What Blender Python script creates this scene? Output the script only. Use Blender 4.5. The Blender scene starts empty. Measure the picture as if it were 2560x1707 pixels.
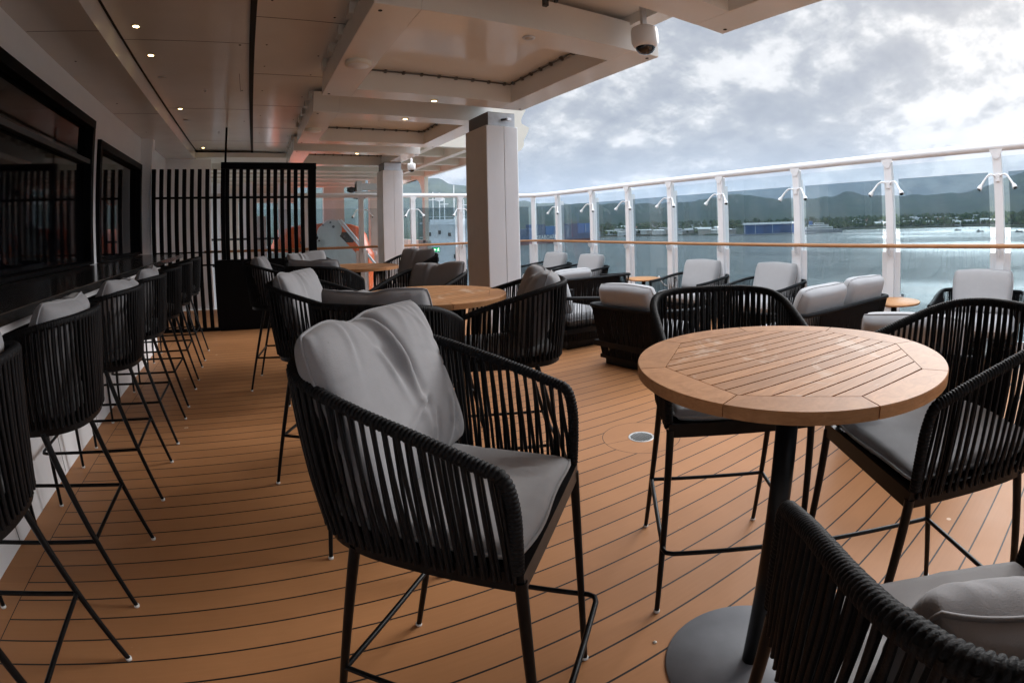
import bpy, math, random
import numpy as np
from mathutils import Matrix, Vector
PI = math.pi
rng = random.Random(7)
sc = bpy.context.scene
col = sc.collection
H = 1.45                                   # camera height above the deck

# ------------------------------------------------------------------ mesh builder
class MB:
    def __init__(s): s.v = []; s.f = []; s.m = []; s.sm = []
    def add(s, vs, fs, mat=0, smooth=False):
        o = len(s.v); s.v += [tuple(p) for p in vs]
        for f in fs: s.f.append([i + o for i in f]); s.m.append(mat); s.sm.append(smooth)
        return s
    def box(s, a, b, mat=0, c=0.0):
        (x0, y0, z0), (x1, y1, z1) = a, b
        if c <= 0:
            vs = [(x, y, z) for z in (z0, z1) for y in (y0, y1) for x in (x0, x1)]
            return s.add(vs, [(0, 2, 3, 1), (4, 5, 7, 6), (0, 1, 5, 4), (2, 6, 7, 3), (0, 4, 6, 2), (1, 3, 7, 5)], mat)
        vs = []; ix = {}
        for i in (0, 1):
            for j in (0, 1):
                for k in (0, 1):
                    X = (x0, x1)[i]; Y = (y0, y1)[j]; Z = (z0, z1)[k]
                    dx = c * (1 - 2 * i); dy = c * (1 - 2 * j); dz = c * (1 - 2 * k)
                    for ax, p in enumerate(((X, Y + dy, Z + dz), (X + dx, Y, Z + dz), (X + dx, Y + dy, Z))):
                        ix[i, j, k, ax] = len(vs); vs.append(p)
        fs = []
        for i in (0, 1): fs.append([ix[i, j, k, 0] for j, k in ((0, 0), (0, 1), (1, 1), (1, 0))][::(1 if i == 0 else -1)])
        for j in (0, 1): fs.append([ix[i, j, k, 1] for i, k in ((0, 0), (1, 0), (1, 1), (0, 1))][::(1 if j == 0 else -1)])
        for k in (0, 1): fs.append([ix[i, j, k, 2] for i, j in ((0, 0), (0, 1), (1, 1), (1, 0))][::(1 if k == 0 else -1)])
        for i in (0, 1):
            for j in (0, 1): fs.append([ix[i, j, 0, 0], ix[i, j, 1, 0], ix[i, j, 1, 1], ix[i, j, 0, 1]])
            for k in (0, 1): fs.append([ix[i, 0, k, 0], ix[i, 1, k, 0], ix[i, 1, k, 2], ix[i, 0, k, 2]])
        for j in (0, 1):
            for k in (0, 1): fs.append([ix[0, j, k, 1], ix[1, j, k, 1], ix[1, j, k, 2], ix[0, j, k, 2]])
        for i in (0, 1):
            for j in (0, 1):
                for k in (0, 1): fs.append([ix[i, j, k, 0], ix[i, j, k, 1], ix[i, j, k, 2]])
        return s.add(vs, fs, mat)
    def obox(s, c, half, rz=0, mat=0, ch=0.0):
        t = MB().box((-half[0], -half[1], -half[2]), half, mat, ch); ca, sa = math.cos(rz), math.sin(rz)
        return s.add([(c[0] + x * ca - y * sa, c[1] + x * sa + y * ca, c[2] + z) for x, y, z in t.v], t.f, mat)
    def tube(s, pts, r, seg=8, closed=False, mat=0, rf=None, flat=None, caps=True):
        P = [np.array(p, float) for p in pts]; n = len(P); vs = []; up = None
        for i in range(n):
            a = P[(i - 1) % n] if (closed or i > 0) else P[i]; b = P[(i + 1) % n] if (closed or i < n - 1) else P[i]
            t = b - a; t = t / (np.linalg.norm(t) + 1e-12)
            if up is None:
                up = np.array([0, 0, 1.0]) if abs(t[2]) < .9 else np.array([1.0, 0, 0])
            u = up - t * (up @ t); u /= np.linalg.norm(u) + 1e-12; w = np.cross(t, u); up = u
            rr = (r[i] if isinstance(r, (list, tuple, np.ndarray)) else r)
            for k in range(seg):
                an = 2 * PI * k / seg; q = rr * (rf(i, an) if rf else 1)
                vs.append(P[i] + u * math.cos(an) * q + w * math.sin(an) * q)
        fs = []
        for i in range(n if closed else n - 1):
            j = (i + 1) % n
            for k in range(seg):
                k2 = (k + 1) % seg; fs.append((i * seg + k, i * seg + k2, j * seg + k2, j * seg + k))
        s.add(vs, fs, mat, True)
        if not closed and caps:
            s.add(vs[:seg], [list(range(seg))[::-1]], mat); s.add(vs[-seg:], [list(range(seg))], mat)
        return s
    def lathe(s, prof, seg=24, c=(0, 0, 0), mat=0, smooth=True):
        vs = []; fs = []
        for r, z in prof:
            for k in range(seg):
                a = 2 * PI * k / seg; vs.append((c[0] + r * math.cos(a), c[1] + r * math.sin(a), c[2] + z))
        for i in range(len(prof) - 1):
            for k in range(seg):
                k2 = (k + 1) % seg; fs.append((i * seg + k, i * seg + k2, (i + 1) * seg + k2, (i + 1) * seg + k))
        return s.add(vs, fs, mat, smooth)
    def prism(s, poly, h0, h1, fr=lambda a, b, h: (a, b, h), mat=0):
        n = len(poly); vs = [fr(a, b, h0) for a, b in poly] + [fr(a, b, h1) for a, b in poly]
        fs = [list(range(n))[::-1], list(range(n, 2 * n))] + [(i, (i + 1) % n, n + (i + 1) % n, n + i) for i in range(n)]
        return s.add(vs, fs, mat)
    def grid(s, P, mat=0, smooth=True, flip=False):
        nu, nv = len(P), len(P[0]); vs = [p for row in P for p in row]; fs = []
        for i in range(nu - 1):
            for j in range(nv - 1):
                f = (i * nv + j, (i + 1) * nv + j, (i + 1) * nv + j + 1, i * nv + j + 1); fs.append(f[::-1] if flip else f)
        return s.add(vs, fs, mat, smooth)
    def build(s, name, mats, parent=None, loc=None, rz=0):
        me = bpy.data.meshes.new(name); me.from_pydata(s.v, [], s.f)
        mats = mats if isinstance(mats, (list, tuple)) else [mats]
        for m in [q for q in mats if q]: me.materials.append(m)
        me.polygons.foreach_set('material_index', s.m); me.polygons.foreach_set('use_smooth', s.sm); me.update()
        o = bpy.data.objects.new(name, me); col.objects.link(o)
        if parent is not None: o.parent = parent
        if loc: o.location = loc
        if rz: o.rotation_euler[2] = rz
        return o

def tag(o, label=None, cat=None, group=None, kind=None):
    if label: o['label'] = label
    if cat: o['category'] = cat
    if group: o['group'] = group
    if kind: o['kind'] = kind
    return o
def thing(name, label, cat, loc=(0, 0, 0), rz=0, group=None):
    o = bpy.data.objects.new(name, None); col.objects.link(o); o.location = loc; o.rotation_euler[2] = rz
    o.empty_display_size = .1
    return tag(o, label, cat, group)
KIDS = {}
def copy_tree(o, parent=None):
    c = o.copy(); col.objects.link(c); c.parent = parent
    for ch in list(o.children): copy_tree(ch, c)
    return c
def place(o, x, y, z, rz, label, group=None):
    o.location = (x, y, z); o.rotation_euler = (0, 0, rz); o['label'] = label
    if group: o['group'] = group
    return o
ORD = ['first', 'second', 'third', 'fourth', 'fifth', 'sixth', 'seventh', 'eighth', 'ninth', 'tenth', 'eleventh', 'twelfth', 'thirteenth', 'fourteenth', 'fifteenth', 'sixteenth']
def catmull(P, n=8, closed=False):
    P = [np.array(p, float) for p in P]; out = []; m = len(P)
    for i in range(m if closed else m - 1):
        g = lambda k: P[k % m] if closed else P[max(0, min(m - 1, k))]
        p0, p1, p2, p3 = g(i - 1), g(i), g(i + 1), g(i + 2)
        for k in range(n):
            t = k / n; out.append(.5 * (2 * p1 + (p2 - p0) * t + (2 * p0 - 5 * p1 + 4 * p2 - p3) * t * t + (3 * p1 - p0 - 3 * p2 + p3) * t ** 3))
    if not closed: out.append(P[-1])
    return out
def resample(P, n, closed=False):
    P = np.array(P + ([P[0]] if closed else [])); d = np.r_[0, np.cumsum(np.linalg.norm(np.diff(P, axis=0), axis=1))]
    t = np.linspace(0, d[-1], n); return np.stack([np.interp(t, d, P[:, k]) for k in range(3)], 1)

# ------------------------------------------------------------------ materials
def new_mat(name):
    m = bpy.data.materials.new(name); m.use_nodes = True; nt = m.node_tree
    return m, nt, nt.nodes['Principled BSDF']
def N(nt, t, **kw):
    n = nt.nodes.new(t)
    for k, v in kw.items():
        if k.startswith('_'): setattr(n, k[1:], v)
        else: n.inputs[k.replace('__', ' ')].default_value = v
    return n
def L(nt, a, b): nt.links.new(a, b)
def rgb(c): return (c[0], c[1], c[2], 1)
def M(name, c, rough=.5, metal=0., spec=.5, var=.0, vscale=6., bump=0., bscale=60., c2=None, stretch=None, coat=0.):
    m, nt, b = new_mat(name)
    b.inputs['Roughness'].default_value = rough; b.inputs['Metallic'].default_value = metal; b.inputs['Specular IOR Level'].default_value = spec
    if coat: b.inputs['Coat Weight'].default_value = coat; b.inputs['Coat Roughness'].default_value = .05
    tc = N(nt, 'ShaderNodeTexCoord'); src = tc.outputs['Object']
    if stretch:
        mp = N(nt, 'ShaderNodeMapping'); mp.inputs['Scale'].default_value = stretch; L(nt, src, mp.inputs[0]); src = mp.outputs[0]
    nz = N(nt, 'ShaderNodeTexNoise', Scale=vscale, Detail=6., Roughness=.6); L(nt, src, nz.inputs['Vector'])
    cr = N(nt, 'ShaderNodeMix', _data_type='RGBA')
    a = c2 if c2 else tuple(x * (1 - var) for x in c); bb = c if c2 else tuple(min(1, x * (1 + var)) for x in c)
    mr = N(nt, 'ShaderNodeMapRange'); mr.inputs[1].default_value = .3; mr.inputs[2].default_value = .7; L(nt, nz.outputs[0], mr.inputs[0])
    L(nt, mr.outputs[0], cr.inputs[0]); cr.inputs[6].default_value = rgb(a); cr.inputs[7].default_value = rgb(bb)
    L(nt, cr.outputs[2], b.inputs['Base Color'])
    rm = N(nt, 'ShaderNodeMapRange'); rm.inputs[3].default_value = max(0, rough - .06); rm.inputs[4].default_value = min(1, rough + .06)
    L(nt, nz.outputs[0], rm.inputs[0]); L(nt, rm.outputs[0], b.inputs['Roughness'])
    if bump:
        n2 = N(nt, 'ShaderNodeTexNoise', Scale=bscale, Detail=3.); L(nt, src, n2.inputs['Vector'])
        bp = N(nt, 'ShaderNodeBump', Strength=bump, Distance=.0012); L(nt, n2.outputs[0], bp.inputs['Height']); L(nt, bp.outputs[0], b.inputs['Normal'])
    return m
def emis(name, c, s):
    m, nt, b = new_mat(name); b.inputs['Base Color'].default_value = rgb(c); b.inputs['Emission Color'].default_value = rgb(c); b.inputs['Emission Strength'].default_value = s
    return m

def deck_mat():
    m, nt, b = new_mat('composite_teak_deck'); tc = N(nt, 'ShaderNodeTexCoord')
    sp = N(nt, 'ShaderNodeSeparateXYZ'); L(nt, tc.outputs['Object'], sp.inputs[0])
    ma = lambda op, a, bv=None: (lambda n: ([L(nt, x, n.inputs[i]) if hasattr(x, 'links') else setattr(n.inputs[i], 'default_value', x) for i, x in enumerate((a, bv)) if x is not None], n.outputs[0])[1])(N(nt, 'ShaderNodeMath', _operation=op))
    yy = ma('DIVIDE', ma('SUBTRACT', sp.outputs[1], 1.595 - .1307 / 2 * 0), .1307)
    fl = ma('FLOOR', yy); fr = ma('SUBTRACT', yy, fl)
    dist = ma('ABSOLUTE', ma('SUBTRACT', fr, .5)); seam = ma('GREATER_THAN', dist, .5 - .031)
    # border plank beside the bar front
    bx = ma('LESS_THAN', sp.outputs[0], -1.268); seam = ma('MULTIPLY', seam, ma('SUBTRACT', 1.0, bx))
    bs = ma('LESS_THAN', ma('ABSOLUTE', ma('SUBTRACT', sp.outputs[0], -1.268)), .0022); seam = ma('MAXIMUM', seam, bs)
    # drain disc
    dx = ma('SUBTRACT', sp.outputs[0], 2.236); dy = ma('SUBTRACT', sp.outputs[1], 2.425)
    dr = ma('SQRT', ma('ADD', ma('MULTIPLY', dx, dx), ma('MULTIPLY', dy, dy)))
    inn = ma('LESS_THAN', dr, .262); seam = ma('MULTIPLY', seam, ma('SUBTRACT', 1.0, inn))
    seam = ma('MAXIMUM', seam, ma('LESS_THAN', ma('ABSOLUTE', ma('SUBTRACT', dr, .262)), .002))
    seam = ma('MAXIMUM', seam, ma('MULTIPLY', inn, ma('LESS_THAN', ma('ABSOLUTE', ma('ADD', ma('MULTIPLY', dx, .22), dy)), .0018)))
    wn = N(nt, 'ShaderNodeTexWhiteNoise', _noise_dimensions='1D'); L(nt, fl, wn.inputs['W'])
    mp = N(nt, 'ShaderNodeMapping'); mp.inputs['Scale'].default_value = (1.5, 30, 30); L(nt, tc.outputs['Object'], mp.inputs[0])
    gr = N(nt, 'ShaderNodeTexNoise', Scale=2.5, Detail=5., Roughness=.6); L(nt, mp.outputs[0], gr.inputs['Vector'])
    st = N(nt, 'ShaderNodeTexNoise', Scale=2.2, Detail=6., Roughness=.65); L(nt, tc.outputs['Object'], st.inputs['Vector'])
    f1 = ma('ADD', ma('MULTIPLY', wn.outputs[0], .45), ma('MULTIPLY', gr.outputs[0], .55))
    mx = N(nt, 'ShaderNodeMix', _data_type='RGBA'); L(nt, f1, mx.inputs[0]); mx.inputs[6].default_value = (.340, .150, .060, 1); mx.inputs[7].default_value = (.455, .211, .087, 1)
    lo = N(nt, 'ShaderNodeTexNoise', Scale=.9, Detail=5., Roughness=.6); L(nt, tc.outputs['Object'], lo.inputs['Vector']); lr = N(nt, 'ShaderNodeMapRange'); lr.inputs[1].default_value = .3; lr.inputs[2].default_value = .7; lr.inputs[3].default_value = .86; lr.inputs[4].default_value = 1.08; L(nt, lo.outputs[0], lr.inputs[0])
    hv = N(nt, 'ShaderNodeHueSaturation'); L(nt, lr.outputs[0], hv.inputs['Value']); L(nt, mx.outputs[2], hv.inputs['Color'])
    # pale worn patches and dust spots
    vo = N(nt, 'ShaderNodeTexVoronoi', Scale=2.3, Randomness=1.); L(nt, tc.outputs['Object'], vo.inputs['Vector'])
    ring = ma('MULTIPLY', ma('LESS_THAN', ma('ABSOLUTE', ma('SUBTRACT', vo.outputs['Distance'], .028)), .009), ma('GREATER_THAN', wn.outputs[0], .0))
    wv = N(nt, 'ShaderNodeTexWhiteNoise', _noise_dimensions='3D'); L(nt, vo.outputs['Position'], wv.inputs[0])
    ring = ma('MULTIPLY', ring, ma('GREATER_THAN', wv.outputs[0], .35))
    sm = N(nt, 'ShaderNodeMapRange'); sm.inputs[1].default_value = .62; sm.inputs[2].default_value = .8; L(nt, st.outputs[0], sm.inputs[0])
    fine = N(nt, 'ShaderNodeTexNoise', Scale=90., Detail=2.); L(nt, tc.outputs['Object'], fine.inputs['Vector'])
    spk = ma('MULTIPLY', sm.outputs[0], ma('GREATER_THAN', fine.outputs[0], .66))
    mk = ma('MINIMUM', ma('ADD', ma('MULTIPLY', ring, .9), ma('MULTIPLY', spk, .6)), .6)
    m2 = N(nt, 'ShaderNodeMix', _data_type='RGBA'); L(nt, mk, m2.inputs[0]); L(nt, hv.outputs[0], m2.inputs[6]); m2.inputs[7].default_value = (.80, .64, .47, 1)
    m3 = N(nt, 'ShaderNodeMix', _data_type='RGBA'); L(nt, seam, m3.inputs[0]); L(nt, m2.outputs[2], m3.inputs[6]); m3.inputs[7].default_value = (.012, .009, .008, 1)
    L(nt, m3.outputs[2], b.inputs['Base Color'])
    rr = N(nt, 'ShaderNodeMapRange'); rr.inputs[3].default_value = .42; rr.inputs[4].default_value = .62; L(nt, st.outputs[0], rr.inputs[0]); L(nt, rr.outputs[0], b.inputs['Roughness'])
    hb = ma('ADD', ma('MULTIPLY', seam, -1.0), ma('MULTIPLY', gr.outputs[0], .15))
    bp = N(nt, 'ShaderNodeBump', Strength=.35, Distance=.004); L(nt, hb, bp.inputs['Height']); L(nt, bp.outputs[0], b.inputs['Normal'])
    b.inputs['Specular IOR Level'].default_value = .26
    return m

def teak_mat(name, stretch, c1=(.355, .168, .07), c2=(.525, .272, .125), stains=True):
    m, nt, b = new_mat(name); tc = N(nt, 'ShaderNodeTexCoord'); ge = N(nt, 'ShaderNodeNewGeometry')
    mp = N(nt, 'ShaderNodeMapping'); mp.inputs['Scale'].default_value = stretch; mp.inputs['Rotation'].default_value = (0, 0, math.radians(10))
    L(nt, tc.outputs['Object'], mp.inputs[0])
    ad = N(nt, 'ShaderNodeVectorMath', _operation='ADD'); L(nt, mp.outputs[0], ad.inputs[0])
    sc_ = N(nt, 'ShaderNodeVectorMath', _operation='SCALE'); sc_.inputs[0].default_value = (7.3, 5.1, 3.7); L(nt, ge.outputs['Random Per Island'], sc_.inputs['Scale']); L(nt, sc_.outputs[0], ad.inputs[1])
    nz = N(nt, 'ShaderNodeTexNoise', Scale=3., Detail=8., Roughness=.65, Distortion=1.2); L(nt, ad.outputs[0], nz.inputs['Vector'])
    mx = N(nt, 'ShaderNodeMix', _data_type='RGBA'); mr = N(nt, 'ShaderNodeMapRange'); mr.inputs[1].default_value = .28; mr.inputs[2].default_value = .72
    L(nt, nz.outputs[0], mr.inputs[0]); L(nt, mr.outputs[0], mx.inputs[0]); mx.inputs[6].default_value = rgb(c1); mx.inputs[7].default_value = rgb(c2)
    hs = N(nt, 'ShaderNodeHueSaturation'); hv = N(nt, 'ShaderNodeMapRange'); hv.inputs[3].default_value = .82; hv.inputs[4].default_value = 1.12
    L(nt, ge.outputs['Random Per Island'], hv.inputs[0]); L(nt, hv.outputs[0], hs.inputs['Value']); L(nt, mx.outputs[2], hs.inputs['Color'])
    out = hs.outputs[0]
    if stains:
        n2 = N(nt, 'ShaderNodeTexNoise', Scale=5.2, Detail=5., Roughness=.62, Distortion=.8); L(nt, tc.outputs['Object'], n2.inputs['Vector'])
        m2 = N(nt, 'ShaderNodeMapRange'); m2.inputs[1].default_value = .585; m2.inputs[2].default_value = .65; m2.inputs[4].default_value = .55; L(nt, n2.outputs[0], m2.inputs[0])
        m3 = N(nt, 'ShaderNodeMix', _data_type='RGBA'); L(nt, m2.outputs[0], m3.inputs[0]); L(nt, out, m3.inputs[6]); m3.inputs[7].default_value = (.62, .47, .36, 1); out = m3.outputs[2]
    L(nt, out, b.inputs['Base Color']); b.inputs['Roughness'].default_value = .55; b.inputs['Specular IOR Level'].default_value = .18
    bp = N(nt, 'ShaderNodeBump', Strength=.15, Distance=.002); L(nt, nz.outputs[0], bp.inputs['Height']); L(nt, bp.outputs[0], b.inputs['Normal'])
    return m

def fabric_mat(name, c, var=.08):
    m, nt, b = new_mat(name); tc = N(nt, 'ShaderNodeTexCoord')
    n1 = N(nt, 'ShaderNodeTexNoise', Scale=7., Detail=5., Roughness=.6); L(nt, tc.outputs['Object'], n1.inputs['Vector'])
    mx = N(nt, 'ShaderNodeMix', _data_type='RGBA'); mr = N(nt, 'ShaderNodeMapRange'); mr.inputs[1].default_value = .3; mr.inputs[2].default_value = .7; L(nt, n1.outputs[0], mr.inputs[0])
    L(nt, mr.outputs[0], mx.inputs[0]); mx.inputs[6].default_value = rgb([x * (1 - var) for x in c]); mx.inputs[7].default_value = rgb([x * (1 + var) for x in c])
    vo = N(nt, 'ShaderNodeTexVoronoi', Scale=16.); L(nt, tc.outputs['Object'], vo.inputs['Vector'])
    lt = N(nt, 'ShaderNodeMath', _operation='LESS_THAN'); lt.inputs[1].default_value = .045; L(nt, vo.outputs[0], lt.inputs[0])
    ml = N(nt, 'ShaderNodeMath', _operation='MULTIPLY'); ml.inputs[1].default_value = .35; L(nt, lt.outputs[0], ml.inputs[0])
    m2 = N(nt, 'ShaderNodeMix', _data_type='RGBA'); L(nt, ml.outputs[0], m2.inputs[0]); L(nt, mx.outputs[2], m2.inputs[6]); m2.inputs[7].default_value = rgb([x * .45 for x in c])
    L(nt, m2.outputs[2], b.inputs['Base Color']); b.inputs['Roughness'].default_value = .85; b.inputs['Specular IOR Level'].default_value = .25
    b.inputs['Sheen Weight'].default_value = .15
    wv = N(nt, 'ShaderNodeTexNoise', Scale=420., Detail=1.); L(nt, tc.outputs['Object'], wv.inputs['Vector'])
    n3 = N(nt, 'ShaderNodeTexNoise', Scale=22., Detail=3.); L(nt, tc.outputs['Object'], n3.inputs['Vector'])
    ad = N(nt, 'ShaderNodeMath', _operation='MULTIPLY_ADD'); ad.inputs[1].default_value = 2.2; L(nt, n3.outputs[0], ad.inputs[0]); L(nt, wv.outputs[0], ad.inputs[2])
    bp = N(nt, 'ShaderNodeBump', Strength=.22, Distance=.003); L(nt, ad.outputs[0], bp.inputs['Height']); L(nt, bp.outputs[0], b.inputs['Normal'])
    return m

def glass_mat(name, tint, refl=1.0):
    m, nt, b = new_mat(name); nt.nodes.remove(b); out = nt.nodes['Material Output']
    tr = N(nt, 'ShaderNodeBsdfTransparent'); tr.inputs[0].default_value = rgb(tint)
    gl = N(nt, 'ShaderNodeBsdfGlossy', Roughness=.01); gl.inputs[0].default_value = (refl, refl, refl, 1)
    fr = N(nt, 'ShaderNodeFresnel', IOR=1.45); mx = N(nt, 'ShaderNodeMixShader')
    ge = N(nt, 'ShaderNodeNewGeometry'); iv = N(nt, 'ShaderNodeMath', _operation='SUBTRACT'); iv.inputs[0].default_value = 1.; L(nt, ge.outputs['Backfacing'], iv.inputs[1])
    fm = N(nt, 'ShaderNodeMath', _operation='MULTIPLY'); L(nt, fr.outputs[0], fm.inputs[0]); L(nt, iv.outputs[0], fm.inputs[1])
    L(nt, fm.outputs[0], mx.inputs[0]); L(nt, tr.outputs[0], mx.inputs[1]); L(nt, gl.outputs[0], mx.inputs[2])
    df = N(nt, 'ShaderNodeBsdfDiffuse'); df.inputs[0].default_value = (.7, .72, .74, 1); tcg = N(nt, 'ShaderNodeTexCoord'); ng = N(nt, 'ShaderNodeTexNoise', Scale=2.6, Detail=8., Roughness=.7, Distortion=.6); L(nt, tcg.outputs['Object'], ng.inputs['Vector'])
    mg = N(nt, 'ShaderNodeMapRange'); mg.inputs[1].default_value = .42; mg.inputs[2].default_value = .8; mg.inputs[3].default_value = .004; mg.inputs[4].default_value = .075; L(nt, ng.outputs[0], mg.inputs[0]); md = N(nt, 'ShaderNodeMixShader'); L(nt, mg.outputs[0], md.inputs[0]); L(nt, mx.outputs[0], md.inputs[1]); L(nt, df.outputs[0], md.inputs[2]); L(nt, md.outputs[0], out.inputs[0])
    return m

def water_mat():
    m, nt, b = new_mat('harbour_water'); tc = N(nt, 'ShaderNodeTexCoord')
    b.inputs['Base Color'].default_value = (.165, .18, .172, 1); b.inputs['Roughness'].default_value = .16; b.inputs['IOR'].default_value = 1.33
    mp = N(nt, 'ShaderNodeMapping'); mp.inputs['Scale'].default_value = (1, .45, 1); mp.inputs['Rotation'].default_value = (0, 0, .9); L(nt, tc.outputs['Object'], mp.inputs[0])
    n1 = N(nt, 'ShaderNodeTexNoise', Scale=.30, Detail=8., Roughness=.7); L(nt, mp.outputs[0], n1.inputs['Vector'])
    n2 = N(nt, 'ShaderNodeTexNoise', Scale=.012, Detail=3., Roughness=.5); L(nt, mp.outputs[0], n2.inputs['Vector'])
    mr = N(nt, 'ShaderNodeMapRange'); mr.inputs[1].default_value = .4; mr.inputs[2].default_value = .65; mr.inputs[3].default_value = .25; mr.inputs[4].default_value = 1.; L(nt, n2.outputs[0], mr.inputs[0])
    bp = N(nt, 'ShaderNodeBump', Distance=4.5); L(nt, mr.outputs[0], bp.inputs['Strength']); L(nt, n1.outputs[0], bp.inputs['Height']); L(nt, bp.outputs[0], b.inputs['Normal'])
    return m

def land_mat():
    m, nt, b = new_mat('wooded_land'); tc = N(nt, 'ShaderNodeTexCoord')
    n1 = N(nt, 'ShaderNodeTexNoise', Scale=.0045, Detail=9., Roughness=.65); L(nt, tc.outputs['Object'], n1.inputs['Vector'])
    cr = N(nt, 'ShaderNodeValToRGB'); L(nt, n1.outputs[0], cr.inputs[0]); e = cr.color_ramp.elements
    e[0].position = .35; e[0].color = (.010, .020, .012, 1); e[1].position = .68; e[1].color = (.045, .062, .030, 1); k = e.new(.53); k.color = (.020, .036, .018, 1)
    L(nt, cr.outputs[0], b.inputs['Base Color']); b.inputs['Roughness'].default_value = .95; b.inputs['Specular IOR Level'].default_value = .1
    n2 = N(nt, 'ShaderNodeTexNoise', Scale=.03, Detail=6.); L(nt, tc.outputs['Object'], n2.inputs['Vector'])
    bp = N(nt, 'ShaderNodeBump', Strength=.8, Distance=12.); L(nt, n2.outputs[0], bp.inputs['Height']); L(nt, bp.outputs[0], b.inputs['Normal'])
    return m

MT = dict(
    deck=deck_mat(),
    teak=teak_mat('weathered_teak', (1.6, 22, 22)),
    teak_edge=teak_mat('teak_rim', (6, 9, 22), stains=False),
    gap=M('gap_shadow', (.012, .009, .008), .9),
    rope=M('black_rope', (.0075, .0075, .0085), .62, spec=.14, var=.35, vscale=90, bump=.8, bscale=420),
    strand=M('black_strand', (.006, .006, .007), .5, spec=.15, var=.4, vscale=60, bump=.6, bscale=300),
    frame=M('charcoal_metal', (.005, .005, .0055), .34, spec=.17, var=.25, vscale=20),
    base=M('grey_powder_coat', (.17, .17, .18), .42, var=.12, vscale=9, bump=.1, bscale=300),
    glide=M('white_glide', (.62, .61, .58), .5),
    fab=fabric_mat('grey_canvas', (.235, .233, .242)),
    fab_seat=fabric_mat('grey_seat_canvas', (.33, .328, .335)),
    fab_lt=fabric_mat('pale_grey_canvas', (.34, .337, .343), .04),
    paint=M('cream_gloss_paint', (.75, .735, .70), .17, var=.04, vscale=1.5, spec=.5),
    paint_in=M('cream_panel', (.73, .71, .67), .13, var=.04, vscale=1.2),
    soffit=M('grey_soffit_paint', (.68, .67, .645), .18, var=.05, vscale=1.2),
    white=M('white_paint', (.80, .81, .83), .35, var=.03, vscale=2.5),
    cream=M('ship_cream_paint', (.72, .68, .60), .4, var=.05, vscale=1.5),
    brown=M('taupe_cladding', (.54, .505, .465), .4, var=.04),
    steel=M('brushed_steel', (.55, .56, .58), .35, metal=.6, var=.12, vscale=9),
    galv=M('drain_steel', (.50, .50, .48), .4, metal=.5),
    blk=M('black_satin', (.0035, .0035, .004), .45, spec=.06),
    blkgl=M('dark_window_glass', (.002, .002, .003), .04, spec=.38),
    counter=M('black_stone_counter', (.022, .021, .021), .16, var=.3, vscale=14),
    wood_rail=M('varnished_handrail', (.30, .13, .045), .35, c2=(.40, .19, .075), vscale=6, stretch=(12, 1, 12)),
    groove=M('shadow_joint', (.004, .004, .004), .9),
    grey_d=M('dark_grey_detail', (.04, .04, .04), .5),
    pipe=M('grey_pipe', (.10, .095, .09), .45, var=.2),
    glass=glass_mat('tinted_screen_glass', (.56, .63, .66)),
    pale_glass=glass_mat('pale_screen_glass', (.80, .85, .87)),
    clear=glass_mat('clear_glass', (.93, .96, .97)),
    lens=M('dome_lens', (.004, .004, .006), .03, spec=.8),
    orange=M('lifeboat_orange', (.86, .13, .02), .35, var=.06, vscale=1.),
    lbwin=M('lifeboat_window', (.02, .016, .015), .12),
    mach=M('davit_paint', (.62, .63, .62), .45, var=.08, vscale=2.),
    lamp=emis('warm_lamp', (1., .72, .32), 9.),
    lampoff=M('lamp_lens', (.5, .48, .42), .3),
    water=water_mat(), land=land_mat(),
)

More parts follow.
